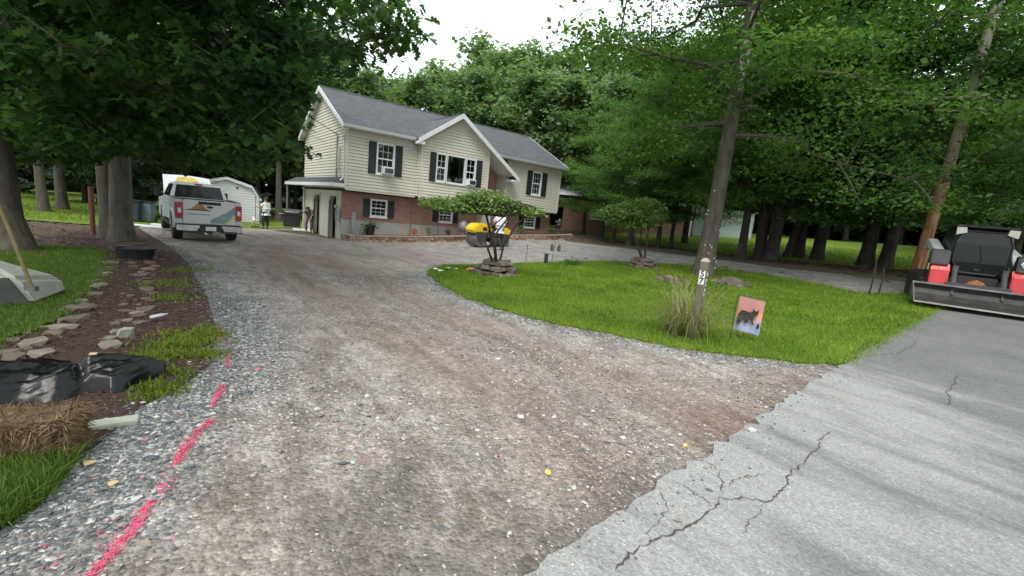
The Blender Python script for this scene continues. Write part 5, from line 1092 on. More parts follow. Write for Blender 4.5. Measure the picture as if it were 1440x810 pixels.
# --- big oak on the left whose limbs hang over the drive
ALLOW_L = [(-900,-900),(640,-900),(622,0),(606,40),(596,62),(572,96),(545,106),(470,98),(436,118),(430,165),(441,190),(428,228),(398,236),(345,244),(300,236),(262,232),(235,228),(200,222),(170,205),(120,236),(60,232),(0,250),(-900,330)]
def left_oak():
    rng = np.random.default_rng(17); B = gp(14, 352); r = empty('oak_tree', B, 0, 'large oak whose dark leafy limbs hang over the driveway', 'tree')
    mb = MB().tube([(0, 0, -.3), (0, 0, .15), (-.1, 0, .7), (-.35, .1, 3), (-.5, .2, 6), (-.4, .1, 10), (0, 0, 14)], [.52, .38, .30, .27, .24, .17, .05], 14)
    J = np.array(B); sp = []
    limbs = [((-.4, .1, 3.6), [(60,190,10.5),(170,185,9.0),(300,196,8.0),(405,212,7.4)]), ((-.45, .15, 4.6), [(40,90,9.5),(150,70,8),(310,62,7.1),(470,58,6.8),(590,48,7.0)]),
             ((-.5, .2, 5.4), [(50,110,8.5),(190,128,7.2),(350,118,6.7),(430,130,6.8)]), ((-.4, .1, 3.9), [(-60,150,9),(60,178,7.6),(150,196,7.2)]), ((-.5, .2, 5.8), [(60,20,8),(200,4,6.8),(380,-10,6.3),(540,-4,6.4)]),
             ((-.5, .2, 6.2), [(-20,0,7.5),(100,-60,6.2),(300,-110,5.7)]), ((-.4, .1, 7), [(100,-100,8),(300,-140,7),(480,-110,7)]), ((-.4, .1, 4.2), [(40,150,10),(150,150,9.2),(280,150,8.6),(400,160,8.4)]),
             ((-.4, .1, 5), [(-100,60,8.5),(20,70,6.6),(120,90,6.)]), ((-.45, .1, 8), [(-50,-200,9),(100,-260,8)]), ((-.4, .1, 8), [(200,-150,10),(350,-150,10),(480,-90,9.5)]), ((-.4,.1,4.4),[(120,120,11),(260,105,10.5),(380,95,10.2),(430,90,10)]), ((-.4,.1,3.4),[(20,215,11),(130,215,10.6),(230,222,10.2),(330,235,9.8)]), ((-.4,.1,5.5),[(150,30,10.5),(300,20,10),(420,25,9.6),(500,30,9.5)])]
    for st, tg in limbs:
        P = [np.array(st)]+[dep(*q)-J for q in tg]; n = len(P); D = []
        for a, b in zip(P[:-1], P[1:]):
            for s in range(4): D.append(a+(b-a)*s/4+rng.normal(0, .05, 3)*(1 if D else 0))
        D.append(P[-1]); mb.tube(D, [max(.010, .12*(1-i/len(D))**1.15) for i in range(len(D))], 6, False)
        for i in range(int(len(D)*.25), len(D)):
            for j in range(6):
                dd = rng.normal(0, 1, 3); dd[2] *= .4; dd /= np.linalg.norm(dd); L = rng.uniform(.35, 1.0); b = D[i]; e = b+dd*L
                pe = proj(e+J)
                if not inpoly(pe[None, :2], ALLOW_L)[0]: L *= .35; e = b+dd*L; pe = proj(e+J)
                if not inpoly(pe[None, :2], ALLOW_L)[0]: continue
                mb.tube([b, (b+e)/2+[0, 0, .04], e], [.016, .010, .004], 4, False)
                for u in (.3, .6, .85, 1.): sp.append(b+dd*L*u)
    sp = np.array(sp); pos = sprays(rng, sp, 30000, .22, .14); pp = proj(pos+J); pos = pos[inpoly(pp[:, :2]+rng.normal(0, 9, (len(pos), 2)), ALLOW_L)]; pp = proj(pos+J); thin = (pp[:, 0] > 425) & (pp[:, 1] < 110); pos = pos[~thin | (rng.random(len(pos)) < .5)]
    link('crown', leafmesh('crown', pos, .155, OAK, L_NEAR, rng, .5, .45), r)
    ov = []
    for tgt in ((-6.5, 5.0, 6.6), (-4.4, 3.4, 6.9), (-3.2, 1.2, 6.8), (-6.0, 1.5, 7.2), (-2.6, 3.0, 7.6), (-5.2, -.6, 7.0)):       # unseen limbs added overhead to shade the bed and the drive's edge
        e = np.array(tgt)-J; s0 = np.array([-.4, .1, 6.2]); D = [s0+(e-s0)*k/6+np.array([0, 0, .5*math.sin(math.pi*k/6)]) for k in range(7)]; mb.tube(D, [.09*(1-k/7)+.012 for k in range(7)], 5, False)
        for k in range(2, 7):
            for q in range(7): ov.append(D[k]+rng.normal(0, 1, 3)*[.75, .75, .25])
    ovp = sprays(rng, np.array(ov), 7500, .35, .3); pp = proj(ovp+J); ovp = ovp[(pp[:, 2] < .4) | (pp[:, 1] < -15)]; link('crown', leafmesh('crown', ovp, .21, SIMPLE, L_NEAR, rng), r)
    mb.build('trunk', M_BARK, r, smooth=True)
    up = sprays(rng, np.array([(rng.normal(0, 2.6), rng.normal(0, 2.6), rng.uniform(7, 14)) for _ in range(160)]), 9000, .5, .25)
    pp = proj(up+J); up = up[inpoly(pp[:, :2], ALLOW_L) | (pp[:, 2] < .5)]; link('crown', leafmesh('crown', up, .26, SIMPLE, L_NEAR, rng), r)
left_oak()
# --- the big tree on the lawn island
DENY_R = [(540,-900),(800,-900),(800,-20),(786,2),(768,8),(742,12),(716,30),(706,46),(722,62),(734,70),(742,96),(770,112),(800,150),(835,200),(840,330),(400,420),(400,-900)]
def lawn_tree():
    rng = np.random.default_rng(23); B = gp(988, 388); r = empty('lawn_tree', B, 0, 'tall tree with bare dark trunk on the back edge of the lawn island', 'tree')
    mb, sp = grow(rng, 15, .25, 3.9, 5.6, 26, 8, .42); trunk_v = mb.v[:110]; J = np.array(B)
    pos = sprays(rng, sp, 54000, .46, .2); pp = proj(pos+J); k = ~inpoly(pp[:, :2], DENY_R) & (pp[:, 1] < 300); pos = pos[k]
    mb.build('trunk', M_BARK, r, smooth=True); link('crown', leafmesh('crown', pos, .128, SIMPLE, L_BRIGHT, rng), r)
    m = MB(); pv = []                                                  # long scar where the bark has come away
    for k in range(9):
        z = 5.3+k*.26; R0 = .25*(1-.82*z/14.55)+.012; cx = np.interp(z, [0, 14.55], [0, 0]); wv = .55*math.sin(math.pi*(k+.7)/9.4)+.1*math.sin(k*2.3)
        pv += [(z, R0, a) for a in np.linspace(-1.75-wv, -1.35+wv, 6)]
    tv = np.array([v for v in trunk_v]); vs = []
    for z, R0, a in pv:
        sl = tv[np.abs(tv[:, 2]-z) < 1.3]; c = sl[:, :2].mean(0); vs.append((c[0]+(R0+.015)*math.cos(a), c[1]+(R0+.015)*math.sin(a), z))
    m.add(vs, [(i*6+k, i*6+k+1, i*6+k+7, i*6+k+6) for i in range(8) for k in range(5)]); m.build('bark_scar', pm('bare_wood', (.34, .32, .28), .35, 9, .9, .6, 30, stretch=(1, 1, .3)), r, smooth=True)
    m = MB()
    for i in range(16):
        a = rng.uniform(3.3, 6.1); z = rng.uniform(.3, 3.2); R0 = .27*(1-.05*z)+(.1 if z < .5 else 0); m.blob((R0*math.cos(a), R0*math.sin(a), z), (.022, .022, .022), i, 1, .1, False)
    m.build('string_light', pm('bulb_white', (.8, .8, .78), .05, 5, .4), r)
lawn_tree()
def overhang():
    """limbs of a tree beside the road, reaching over the loader"""
    rng = np.random.default_rng(29); B = gd(1560, 10.5); r = empty('roadside_tree', B, 0, 'roadside tree with pale green limbs spreading over the loader', 'tree'); J = np.array(B)
    mb, sp = grow(rng, 12, .24, 4.2, 5.6, 20, 8, .3); pos = sprays(rng, sp, 36000, .5, .2); pp = proj(pos+J)
    pos = pos[(pp[:, 2] < .3) | ((pp[:, 1] < 300) & (pp[:, 0] > 1180))]
    pp = proj(pos+J); gap = inpoly(pp[:, :2], [(1372,60),(1395,70),(1372,135),(1352,130)]) | inpoly(pp[:, :2], [(1335,180),(1360,190),(1310,340),(1290,330)]) | inpoly(pp[:, :2], [(1385,50),(1445,40),(1445,95),(1400,80)]); pos = pos[~gap]
    mb.build('trunk', M_BARK, r, smooth=True); link('crown', leafmesh('crown', pos, .135, SIMPLE, L_BRIGHT, rng), r)
overhang()
# --- the far wood that closes every gap
def far_wood():
    rng = np.random.default_rng(37); n = 42000; az = rng.uniform(-1.15, 1.2, n); d = rng.uniform(56, 78, n); x, y = d*np.sin(az), d*np.cos(az)
    hmax = 10+3*np.sin(az*9)+1.5*np.sin(az*23+1); pos = np.stack([x, y, tz(x, y)+rng.random(n)**.8*hmax], -1)
    o = link('far_wood', leafmesh('far_wood', pos, 1.25, CLUMP, leaf_mat('leaf_wood', [(.03, .05, .022), (.05, .08, .032), (.08, .115, .045)], .35, .7), rng, .9, .3)); tag(o, 'dense mass of distant woodland closing the view', 'woodland', kind='stuff')
far_wood()
# --- the two little trees in stone rings
def small_tree(B, stems, ell, n, size, label, seed, lm):
    rng = np.random.default_rng(seed); r = empty('small_tree', B, 0, label, 'tree'); J = np.array(B); mb = MB()
    for s in stems: P = [np.array(s[0])]+[dep(*q)-J for q in s[2]]; mb.tube(P, [s[1]*(1-.6*i/len(P)) for i in range(len(P))], 7, False)
    pos = []
    for (c, rx, rz, w) in ell:
        m = int(n*w); a = rng.normal(0, 1, (m, 3)); a /= np.linalg.norm(a, axis=1)[:, None]; q = rng.random(m)**.4
        C0 = dep(*c)-J; cl = C0+a*q[:, None]*[rx, rx*.85, rz]; cl += rng.normal(0, .03, (m, 3)); pos.append(cl)
        for k in range(14): e = C0+a[k]*[rx*.8, rx*.7, rz*.8]; s0 = dep(*stems[k % len(stems)][2][-1])-J; mb.tube([s0, (s0+e)/2, e], [.014, .010, .004], 4, False)
    pos = np.concatenate(pos); u = np.sin(pos[:, 0]*7+3*np.sin(pos[:, 1]*5))+np.sin(pos[:, 2]*13+pos[:, 1]*6); pos = pos[rng.random(len(pos)) < np.clip(.55+.55*u, .06, 1)]
    mb.build('trunk', M_BARKD, r, smooth=True); link('crown', leafmesh('crown', pos, size, SIMPLE, lm, rng, .6, .3), r)
T1 = gp(697, 386)
small_tree(T1, [((.02, 0, .1), .045, [(696,350,10.7),(688,320,10.7),(682,296,10.7)]), ((.05, 0, .1), .03, [(708,345,10.6),(727,315,10.5),(756,292,10.4)]), ((-.02, .05, .1), .026, [(690,360,10.8),(682,340,10.8),(688,322,10.9),(708,305,10.9)]), ((0, -.05, .1), .03, [(686,350,10.6),(700,325,10.4),(718,302,10.3)])],
           [((648,289,10.7), 1.05, .17, .33), ((612,290,10.7), .36, .10, .06), ((682,282,10.7), .72, .25, .36), ((705,290,10.5), .7, .2, .15), ((742,297,10.4), .46, .10, .09)], 11000, .085, 'small spreading tree with umbrella crown in a ring of stacked stones', 41, L_PALE)
T2 = gp(903, 376)
small_tree(T2, [((0, 0, .2), .05, [(898,350,T2[1]),(890,325,T2[1]),(880,300,T2[1])]), ((.05, 0, .2), .04, [(908,350,T2[1]),(912,320,T2[1]),(908,300,T2[1])]), ((0, .1, .2), .03, [(900,352,T2[1]+.2),(902,322,T2[1]+.3),(895,295,T2[1]+.3)])],
           [((885,304,T2[1]), 1.0, .42, .5), ((905,298,T2[1]), .85, .5, .35), ((858,300,T2[1]), .5, .25, .15)], 8000, .10, 'small bushy tree with several stems on a heap of stones', 43, L_PALE)

# ================================================================== PEOPLE
M_SKIN = pm('skin', (.45, .26, .19), .1, 8, .55, .05, 60)
def skinned(name, verts, edges, radii, mat, parent, sub=2, root=0):
    me = bpy.data.meshes.new(name); me.from_pydata([tuple(map(float, v)) for v in verts], edges, []); me.materials.append(mat)
    o = link(name, me, parent); o.modifiers.new('skin', 'SKIN'); 
    for i, sv in enumerate(me.skin_vertices[0].data):
        q = radii[i]; sv.radius = (q, q) if isinstance(q, (int, float)) else q; sv.use_root = (i == root)
    o.modifiers['skin'].use_smooth_shade = True
    s = o.modifiers.new('sub', 'SUBSURF'); s.levels = sub; s.render_levels = sub
    return o
def person(P, rz, label, J, shirt, pants, hat=None, hatc='cap', scale=1.):
    """J: joint name -> position, facing +Y"""
    r = empty('person', P, rz, label, 'person'); r.scale = (scale,)*3
    V = []; E = []; Rr = []; ix = {}
    def a(n, p, rad, to=None):
        ix[n] = len(V); V.append(np.array(p, float)); Rr.append(rad)
        if to: E.append((ix[to], ix[n]))
    j = {k: np.array(v, float) for k, v in J.items()}
    hd = j['head']; fw = j.get('face', np.array([0, 1, 0.])); fw = fw/np.linalg.norm(fw)
    a('pel', j['pel'], .105); a('belly', (j['pel']+j['chest'])/2, .095, 'pel'); a('chest', j['chest'], .10, 'belly'); a('neck', j['neck'], .055, 'chest'); a('jaw', hd-np.array([0, 0, .06])+fw*.012, .068, 'neck'); a('head', hd+[0, 0, .02], .092, 'jaw'); a('crown', hd+[0, 0, .09]-fw*.01, .075, 'head'); a('nose', hd+fw*.105-np.array([0, 0, .02]), .016, 'head')
    sd = np.cross(fw, [0, 0, 1]); 
    for s, k in ((-1, 'l'), (1, 'r')):
        a('ear'+k, hd+sd*s*.095-np.array([0, 0, .01]), .016, 'head')
        a('sh'+k, j['sh'+k], .058, 'chest'); a('el'+k, j['el'+k], .043, 'sh'+k); a('wr'+k, j['wr'+k], .028, 'el'+k)
        d = j['wr'+k]-j['el'+k]; d /= np.linalg.norm(d); side = np.cross(d, [0, 1, 0] if abs(d[1]) < .8 else [0, 0, 1]); side /= np.linalg.norm(side)
        a('pa'+k, j['wr'+k]+d*.06, .032, 'wr'+k)
        for q, (o_, L) in enumerate(((-.027, .075), (-.009, .088), (.009, .082), (.027, .066))):
            a(f'f{k}{q}', j['wr'+k]+d*.10+side*o_, .010, 'pa'+k); a(f'g{k}{q}', j['wr'+k]+d*(.10+L*.8)+side*o_*1.1+np.array([0, .02, 0]), .008, f'f{k}{q}')
        a('th'+k, j['wr'+k]+d*.07+side*-.05, .011, 'pa'+k)
        a('hip'+k, j['hip'+k], .092, 'pel'); a('kn'+k, j['kn'+k], .06, 'hip'+k); a('an'+k, j['an'+k], .042, 'kn'+k)
        t = j['an'+k]+np.array([0, .15, -.05]); a('toe'+k, t, .035, 'an'+k)
    skinned('body', V, E, Rr, M_SKIN, r)
    def sub(name, names, edges, rad, mat):
        vs = [V[ix[n]] if isinstance(n, str) else n for n in names]; return skinned(name, vs, edges, rad, mat, r)
    up = lambda n, m, t: V[ix[n]]*(1-t)+V[ix[m]]*t
    sub('shirt', ['pel', 'belly', 'chest', up('chest', 'neck', .75), 'shl', up('shl', 'ell', .75), 'shr', up('shr', 'elr', .75), V[ix['pel']]-[0, 0, .06]], [(0, 1), (1, 2), (2, 3), (2, 4), (4, 5), (2, 6), (6, 7), (0, 8)], [(.19, .165), (.185, .16), (.19, .165), .085, .10, .085, .10, .085, (.17, .14)], shirt)
    sub('trousers', [V[ix['pel']]+[0, 0, .02], 'hipl', 'knl', V[ix['anl']]+[0, 0, .02], 'hipr', 'knr', V[ix['anr']]+[0, 0, .02]], [(0, 1), (1, 2), (2, 3), (0, 4), (4, 5), (5, 6)], [(.15, .115), .105, .078, .066, .105, .078, .066], pants)
    for k in 'lr':
        sub('shoe', [V[ix['an'+k]]-[0, 0.03, .03], V[ix['toe'+k]]*.5+V[ix['an'+k]]*.5-[0, 0, .015], V[ix['toe'+k]]], [(0, 1), (1, 2)], [.055, .05, .045], M_BLK)
    m = MB()
    for s in (-1, 1): m.blob(tuple(hd+fw*.088+sd*s*.035+[0, 0, .02]), (.012, .012, .009), 1, 1, .02, False)
    m.tube([tuple(hd+fw*.088+sd*-.03-np.array([0, 0, .065])), tuple(hd+fw*.095-np.array([0, 0, .067])), tuple(hd+fw*.088+sd*.03-np.array([0, 0, .065]))], .007, 5); m.build('eyes_and_mouth', M_BLK, r)
    hm = hat or pm('hair_dark', (.03, .022, .018), .2, 20, .7, .3, 90)
    m = MB(); m.blob(tuple(hd+[0, 0, .065]-fw*.015), (.108, .113, .085), 2, 3, .02, False)
    if hatc == 'cap': m.prism([(c[0], c[1]) for c in [tuple((hd+fw*.08+sd*-.075)[:2]), tuple((hd+fw*.18+sd*-.05)[:2]), tuple((hd+fw*.18+sd*.05)[:2]), tuple((hd+fw*.08+sd*.075)[:2])]], hd[2]+.055, hd[2]+.07, 'z')
    m.build('cap' if hat else 'hair', hm, r, smooth=True); return r
STAND = dict(pel=(0, 0, .94), chest=(0, .0, 1.27), neck=(0, -.01, 1.46), head=(0, .02, 1.59), shl=(-.18, 0, 1.40), shr=(.18, 0, 1.40), ell=(-.25, -.03, 1.13), elr=(.25, -.03, 1.13), wrl=(-.26, .06, .90), wrr=(.26, .06, .90),
             hipl=(-.10, 0, .90), hipr=(.10, 0, .90), knl=(-.11, .03, .50), knr=(.12, .03, .50), anl=(-.12, 0, .09), anr=(.13, 0, .09))
M_TEE = pm('white_tee', (.72, .73, .76), .06, 6, .9, .2, 30); M_PANT = pm('dark_trousers', (.035, .033, .03), .2, 8, .9, .2, 40); M_GTEE = pm('grey_tee', (.20, .20, .20), .15, 6, .9, .2, 30); M_GPANT = pm('grey_trousers', (.10, .098, .095), .15, 8, .9, .2, 40)
m1 = gp(374, 322); M1 = dict(STAND, ell=(-.24, .20, 1.18), wrl=(-.18, .46, 1.20), head=(0, .03, 1.59), knl=(-.12, .10, .50), anl=(-.12, .06, .09)); HEAD1 = R(78)
person(m1, HEAD1, 'person in white shirt and dark trousers holding an upright tool behind the pickup', M1, M_TEE, M_PANT, pm('dark_cap', (.04, .035, .035), .2, 8, .8))
c1, s1 = math.cos(HEAD1), math.sin(HEAD1); hx, hy = -.17*c1-.55*s1, -.17*s1+.55*c1
o = empty('garden_rake', (m1[0]+hx, m1[1]+hy, m1[2]), HEAD1, 'upright red handled tool held by the person in the white shirt', 'tool')
MB().tube([(0, 0, .1), (0, 0, 1.75)], .017, 8).build('handle', pm('red_handle', (.22, .05, .035), .2, 10, .6), o)
m = MB().b2((-.3, -.015, .06), (.3, .015, .10))
for i in range(13): m.b2((-.29+i*.047, -.01, .0), (-.28+i*.047, .005, .07))
m.build('head', M_DGREY, o)
m2 = gd(434, 25.0); M2 = dict(STAND, pel=(0, -.16, .90), chest=(0, .10, 1.16), neck=(0, .30, 1.27), head=(0, .42, 1.29), face=(0, .8, -.6), shl=(-.18, .20, 1.24), shr=(.18, .20, 1.24), ell=(-.22, .30, .97), elr=(.22, .30, .97), wrl=(-.14, .42, .78), wrr=(.14, .42, .78), hipl=(-.10, -.15, .87), hipr=(.10, -.15, .87), knl=(-.13, .0, .48), knr=(.13, .0, .48))
person(m2, R(195), 'person in grey work clothes bending forward beside the garage wall', M2, M_GTEE, M_GPANT)
m3 = gp(700, 352); M3 = dict(STAND, ell=(-.27, .10, 1.16), wrl=(-.20, .34, 1.12), elr=(.27, .10, 1.16), wrr=(.20, .34, 1.12))
person(m3, R(14), 'person in white shirt and white cap standing at the roller controls', M3, M_TEE, M_PANT, pm('white_cap', (.74, .74, .72), .05, 8, .8), scale=.97)
def dog(P, rz):
    mw = pm('dog_white', (.72, .70, .67), .08, 14, .9, .5, 60); r = empty('dog', P, rz, 'small white dog with a dark patch beside the person with the tool', 'dog')
    V = [(0, -.16, .28), (0, 0, .285), (0, .15, .29), (0, .24, .37), (0, .30, .43), (0, .40, .41), (0, -.26, .34), (0, -.33, .42)]; E = [(0, 1), (1, 2), (2, 3), (3, 4), (4, 5), (0, 6), (6, 7)]; Rd = [.075, .075, .085, .055, .06, .03, .022, .012]
    for s in (-1, 1):
        b = len(V); V += [(s*.06, .16, .20), (s*.06, .15, .11), (s*.06, .17, .02), (s*.065, -.15, .20), (s*.065, -.20, .11), (s*.065, -.17, .02), (s*.045, .27, .50)]; E += [(2, b), (b, b+1), (b+1, b+2), (0, b+3), (b+3, b+4), (b+4, b+5), (4, b+6)]; Rd += [.038, .025, .022, .045, .026, .022, .014]
    skinned('body', V, E, Rd, mw, r, 2, 1); m = MB(); m.blob((0.05, -.06, .33), (.05, .09, .05), 3, 2, .1, False); m.build('coat_patch', M_BLK, r)
    m = MB(); m.blob((0, .43, .415), (.014, .012, .012), 1, 1, .05, False); m.blob((.03, .345, .455), (.009,)*3, 1, 1, .05, False); m.blob((-.03, .345, .455), (.009,)*3, 1, 1, .05, False); m.build('nose_and_eyes', M_BLK, r)
dg = gp(359, 316); dog(dg, R(60))

# ================================================================== YARD THINGS
M_POST = m_post = pm('weathered_wood', (.17, .14, .11), .35, 10, .9, .5, 40, stretch=(1, 1, .15))
def text_mesh(s, size, ext=.002):
    cu = bpy.data.curves.new('txt', 'FONT'); cu.body = s; cu.size = size; cu.extrude = ext; cu.align_x = 'CENTER'; cu.align_y = 'CENTER'; cu.offset = size*.02
    o = bpy.data.objects.new('txt', cu); col.objects.link(o); bpy.context.view_layer.update()
    me = bpy.data.meshes.new_from_object(o.evaluated_get(bpy.context.evaluated_depsgraph_get())); bpy.data.objects.remove(o); return me
PP = gp(973, 478)
post = empty('number_post', PP, R(-36), 'weathered wooden post with house number plates 5 and 7 beside the tall grass', 'post')
MB().prism([(-.052, -.052), (.052, -.052), (.052, .052), (-.052, .052)], -.15, 1.14, 'z').build('shaft', M_POST, post, bev=.006)
MB().loft([[(-.055, -.055, 1.14), (.055, -.055, 1.14), (.055, .055, 1.14), (-.055, .055, 1.14)], [(-.025, -.025, 1.19), (.025, -.025, 1.19), (.025, .025, 1.19), (-.025, .025, 1.19)]]).build('cap', pm('pale_wood', (.34, .32, .26), .2, 12, .9, .4), post)
for ch, z in (('5', .965), ('7', .865)):
    pl = MB().b2((-.038, -.058, z-.047), (.038, -.0535, z+.047)).build('number_plate', M_TRIM, post)
    me = text_mesh(ch, .115); me.materials.clear(); me.materials.append(M_BLK); t = link('digit', me, pl); t.location = (0, -.060, z); t.rotation_euler = (R(90), 0, 0)
for z0, z1 in ((.80, .90), (.66, .76), (.94, .99)):
    pl = MB().b2((.0535, -.032, z0), (.058, .032, z1)).build('side_plate', pm('pale_plate', (.55, .62, .62), .2, 14, .5), post); MB().b2((.0585, -.018, z0+.02), (.061, .012, z1-.03)).build('mark', M_BLK, pl)
def tall_grass(P):
    rng = np.random.default_rng(55); V = []; T = []; N = 420
    for i in range(N):
        a = rng.uniform(0, 6.283); L = rng.uniform(.6, 1.5); d = np.array([math.cos(a), math.sin(a), 0]); b = np.array([rng.normal(0, .09), rng.normal(0, .09), 0]); el = rng.uniform(.5, 1.3); w = rng.uniform(.004, .008)
        sd = np.array([-d[1], d[0], 0])*w; o = len(V); n = 6; p = b.copy(); 
        for k in range(n+1):
            q = k/n; ang = el-1.9*q*q*rng.uniform(.8, 1.2); V += [p-sd*(1-q*.9), p+sd*(1-q*.9)]; p = p+(d*math.cos(ang)+np.array([0, 0, math.sin(ang)]))*L/n; p[2] = max(p[2], .015)
        for k in range(n): a0 = o+2*k; T += [(a0, a0+1, a0+3), (a0, a0+3, a0+2)]
    me = npmesh('ornamental_grass', np.array(V), np.array(T), [leaf_mat('dry_blade', [(.10, .12, .03), (.17, .18, .06), (.27, .25, .11), (.36, .32, .17)], .3, .6)])
    r = empty('ornamental_grass', P, 0, 'arching clump of pale ornamental grass round the number post', 'plant'); link('blades', me, r)
tall_grass((PP[0]-.08, PP[1]+.14, PP[2]+.03))
def flag():
    P = gp(1046, 482); r = empty('garden_flag', P, R(-24), 'small garden flag with black cat before a sunset on a wire stand', 'flag')
    MB().tube([(-.19, 0, 0), (-.19, 0, .66), (-.17, 0, .69), (.19, 0, .69)], .006, 6).build('stand', M_BLK, r)
    m, nt, bs = newmat('flag_print'); t = nt.nodes.new('ShaderNodeTexCoord'); s = nt.nodes.new('ShaderNodeSeparateXYZ'); nt.links.new(t.outputs['Object'], s.inputs[0])
    zz = mth(nt, 'ADD', mth(nt, 'MULTIPLY', s.outputs[2], 2.1), mth(nt, 'MULTIPLY', mth(nt, 'SUBTRACT', noise(nt, t.outputs['Object'], 9, 5), .5), .38))
    c = ramp(nt, zz, [(.28, (.25, .33, .62)), (.5, (.36, .40, .62)), (.66, (.40, .34, .44)), (.84, (.62, .30, .24)), (1.0, (.80, .22, .05)), (1.2, (.45, .20, .19))]); nt.links.new(c, bs.inputs['Base Color']); bs.inputs['Roughness'].default_value = .8
    n = 12; V = []
    for z in np.linspace(.18, .67, 9):
        for i in range(n+1): x = -.16+.33*i/n; V.append((x+.02*(z-.67), -.012+.014*math.sin(i*.8+z*7)*(1-z)-.03*(.67-z)*i/n, z+(.0 if i else 0)-.03*i/n))
    fl = MB().add(V, [(j*(n+1)+i, j*(n+1)+i+1, (j+1)*(n+1)+i+1, (j+1)*(n+1)+i) for j in range(8) for i in range(n)]).build('cloth', m, r, smooth=True)
    cat = [(-.15, .28), (-.15, .44), (-.11, .50), (-.05, .50), (-.01, .485), (.03, .50), (.035, .545), (.055, .515), (.085, .515), (.105, .545), (.105, .48), (.085, .445), (.06, .43), (.055, .36), (.075, .31), (.05, .315), (.03, .37), (0, .375), (-.03, .32), (-.055, .32), (-.045, .37), (-.09, .36), (-.11, .30)]
    MB().prism([(x, z-.02) for x, z in cat], -.060, -.057, 'y').build('print', M_BLK, fl)
    MB().prism([(.11, .25), (.115, .33), (.125, .30), (.14, .34), (.15, .25)], -.064, -.061, 'y').build('print', M_BLK, fl)
flag()
def rod(name, base, pts, rad, mat, label, cat): 
    o = empty(name, base, 0, label, cat); return MB().tube(pts, rad, 6).build('rod', mat, o), o
b = gp(739, 370); rod('garden_stake', b, [(0, 0, -.05), (.01, 0, .62)], .008, M_BLK, 'thin dark metal stake in the lawn beside the small umbrella tree', 'stake')
b = gp(776, 368); _, hk = rod('shepherd_hook', b, [(0, 0, -.05), (.02, 0, .40), (.05, 0, .62), (.0, 0, .72), (-.05, 0, .66)], .008, M_BLK, 'curved lantern hook at the back edge of the lawn', 'hook')
MB().tube([(.05, 0, .60), (.12, 0, .70), (.19, 0, .66)], .007, 6).build('arm', M_BLK, hk)
def lantern(P, label):
    r = empty('lantern', P, 0, label, 'lantern', 'lanterns on the hook'); m = MB().b2((-.05, -.05, 0), (.05, .05, .02)); m.b2((-.05, -.05, .17), (.05, .05, .19)); m.loft([[(-.05, -.05, .19), (.05, -.05, .19), (.05, .05, .19), (-.05, .05, .19)], [(-.015, -.015, .25), (.015, -.015, .25), (.015, .015, .25), (-.015, .015, .25)]])
    for x in (-.045, .045):
        for y in (-.045, .045): m.b2((x-.006, y-.006, .02), (x+.006, y+.006, .17))
    m.tube([(0, 0, .25), (0, 0, .29)], .006, 5); m.build('frame', M_DGREY, r); MB().b2((-.036, -.036, .02), (.036, .036, .168)).build('glass', M_GLASS, r)
lantern((b[0]-.05, b[1], b[2]+.37), 'pale small lantern hanging from the curved hook'); lantern((b[0]+.19, b[1], b[2]+.37), 'dark framed lantern on the outer arm of the curved hook')
b = gp(767, 372); o = empty('path_light', b, 0, 'short black square path light in the lawn', 'path light'); MB().b2((-.06, -.06, -.05), (.06, .06, .33)).build('body', M_BLK, o, bev=.008); MB().b2((-.075, -.075, .33), (.075, .075, .36)).build('cap', M_DGREY, o)
# stones
M_ROCK = pm('field_stone', (.135, .105, .085), .35, 5, .9, .5, 30, dirt=.2); M_ROCK2 = pm('pale_stone', (.20, .172, .142), .3, 5, .9, .5, 30, dirt=.2); M_ROCKR = pm('red_stone', (.13, .078, .066), .3, 5, .9, .5, 30)
def heap(P, n, R0, label, seed, h=.3):
    rn = random.Random(seed); r = empty('stone_ring', P, 0, label, 'stones')
    for i in range(n):
        a = i*2.4; lay = int(3*i/n); rr = R0*(1-.27*lay)*rn.uniform(.7, 1.02); z = .03+lay*h/3
        m = MB(); w, d, t = rn.uniform(.11, .2), rn.uniform(.09, .14), rn.uniform(.04, .08)
        m.box((0, 0, 0), (w*2, d*2, t*1.6), 0, rn.uniform(-.25, .25), rn.uniform(-.2, .2))
        m.v = [(x*rn.uniform(.85, 1.1), y*rn.uniform(.85, 1.1), q*rn.uniform(.8, 1.15)) for x, y, q in m.v]
        s = m.build('stone', rn.choice([M_ROCK, M_ROCK, M_ROCK2]), r, bev=.007); s.location = (rr*math.cos(a), rr*math.sin(a), z); s.rotation_euler.z = rn.uniform(0, 3)
heap((T1_ := gp(697, 386)) + np.array([0, 0, .02]), 40, .54, 'ring of stacked flat brown stones round the umbrella tree', 3, .40)
heap(gp(903, 377)+np.array([0, 0, .02]), 22, .42, 'heap of brown stones round the bushy small tree', 5, .33)
heap(gp(940, 397)+np.array([0, 0, .0]), 9, .33, 'low scatter of stones in the lawn left of the number post', 6, .10)
heap(gp(1028, 402)+np.array([0, 0, .0]), 12, .42, 'low heap of stones in the lawn by the tall tree', 8, .16)
def stone(P, r3, seed, mat, rz, label, group): 
    o = MB().blob((0, 0, 0), r3, seed, 1, .26, True).build('stone', mat, bev=0); o.location = (P[0], P[1], P[2]+r3[2]*.35); o.rotation_euler.z = rz; tag(o, label, 'stone', group)
rn = random.Random(9)
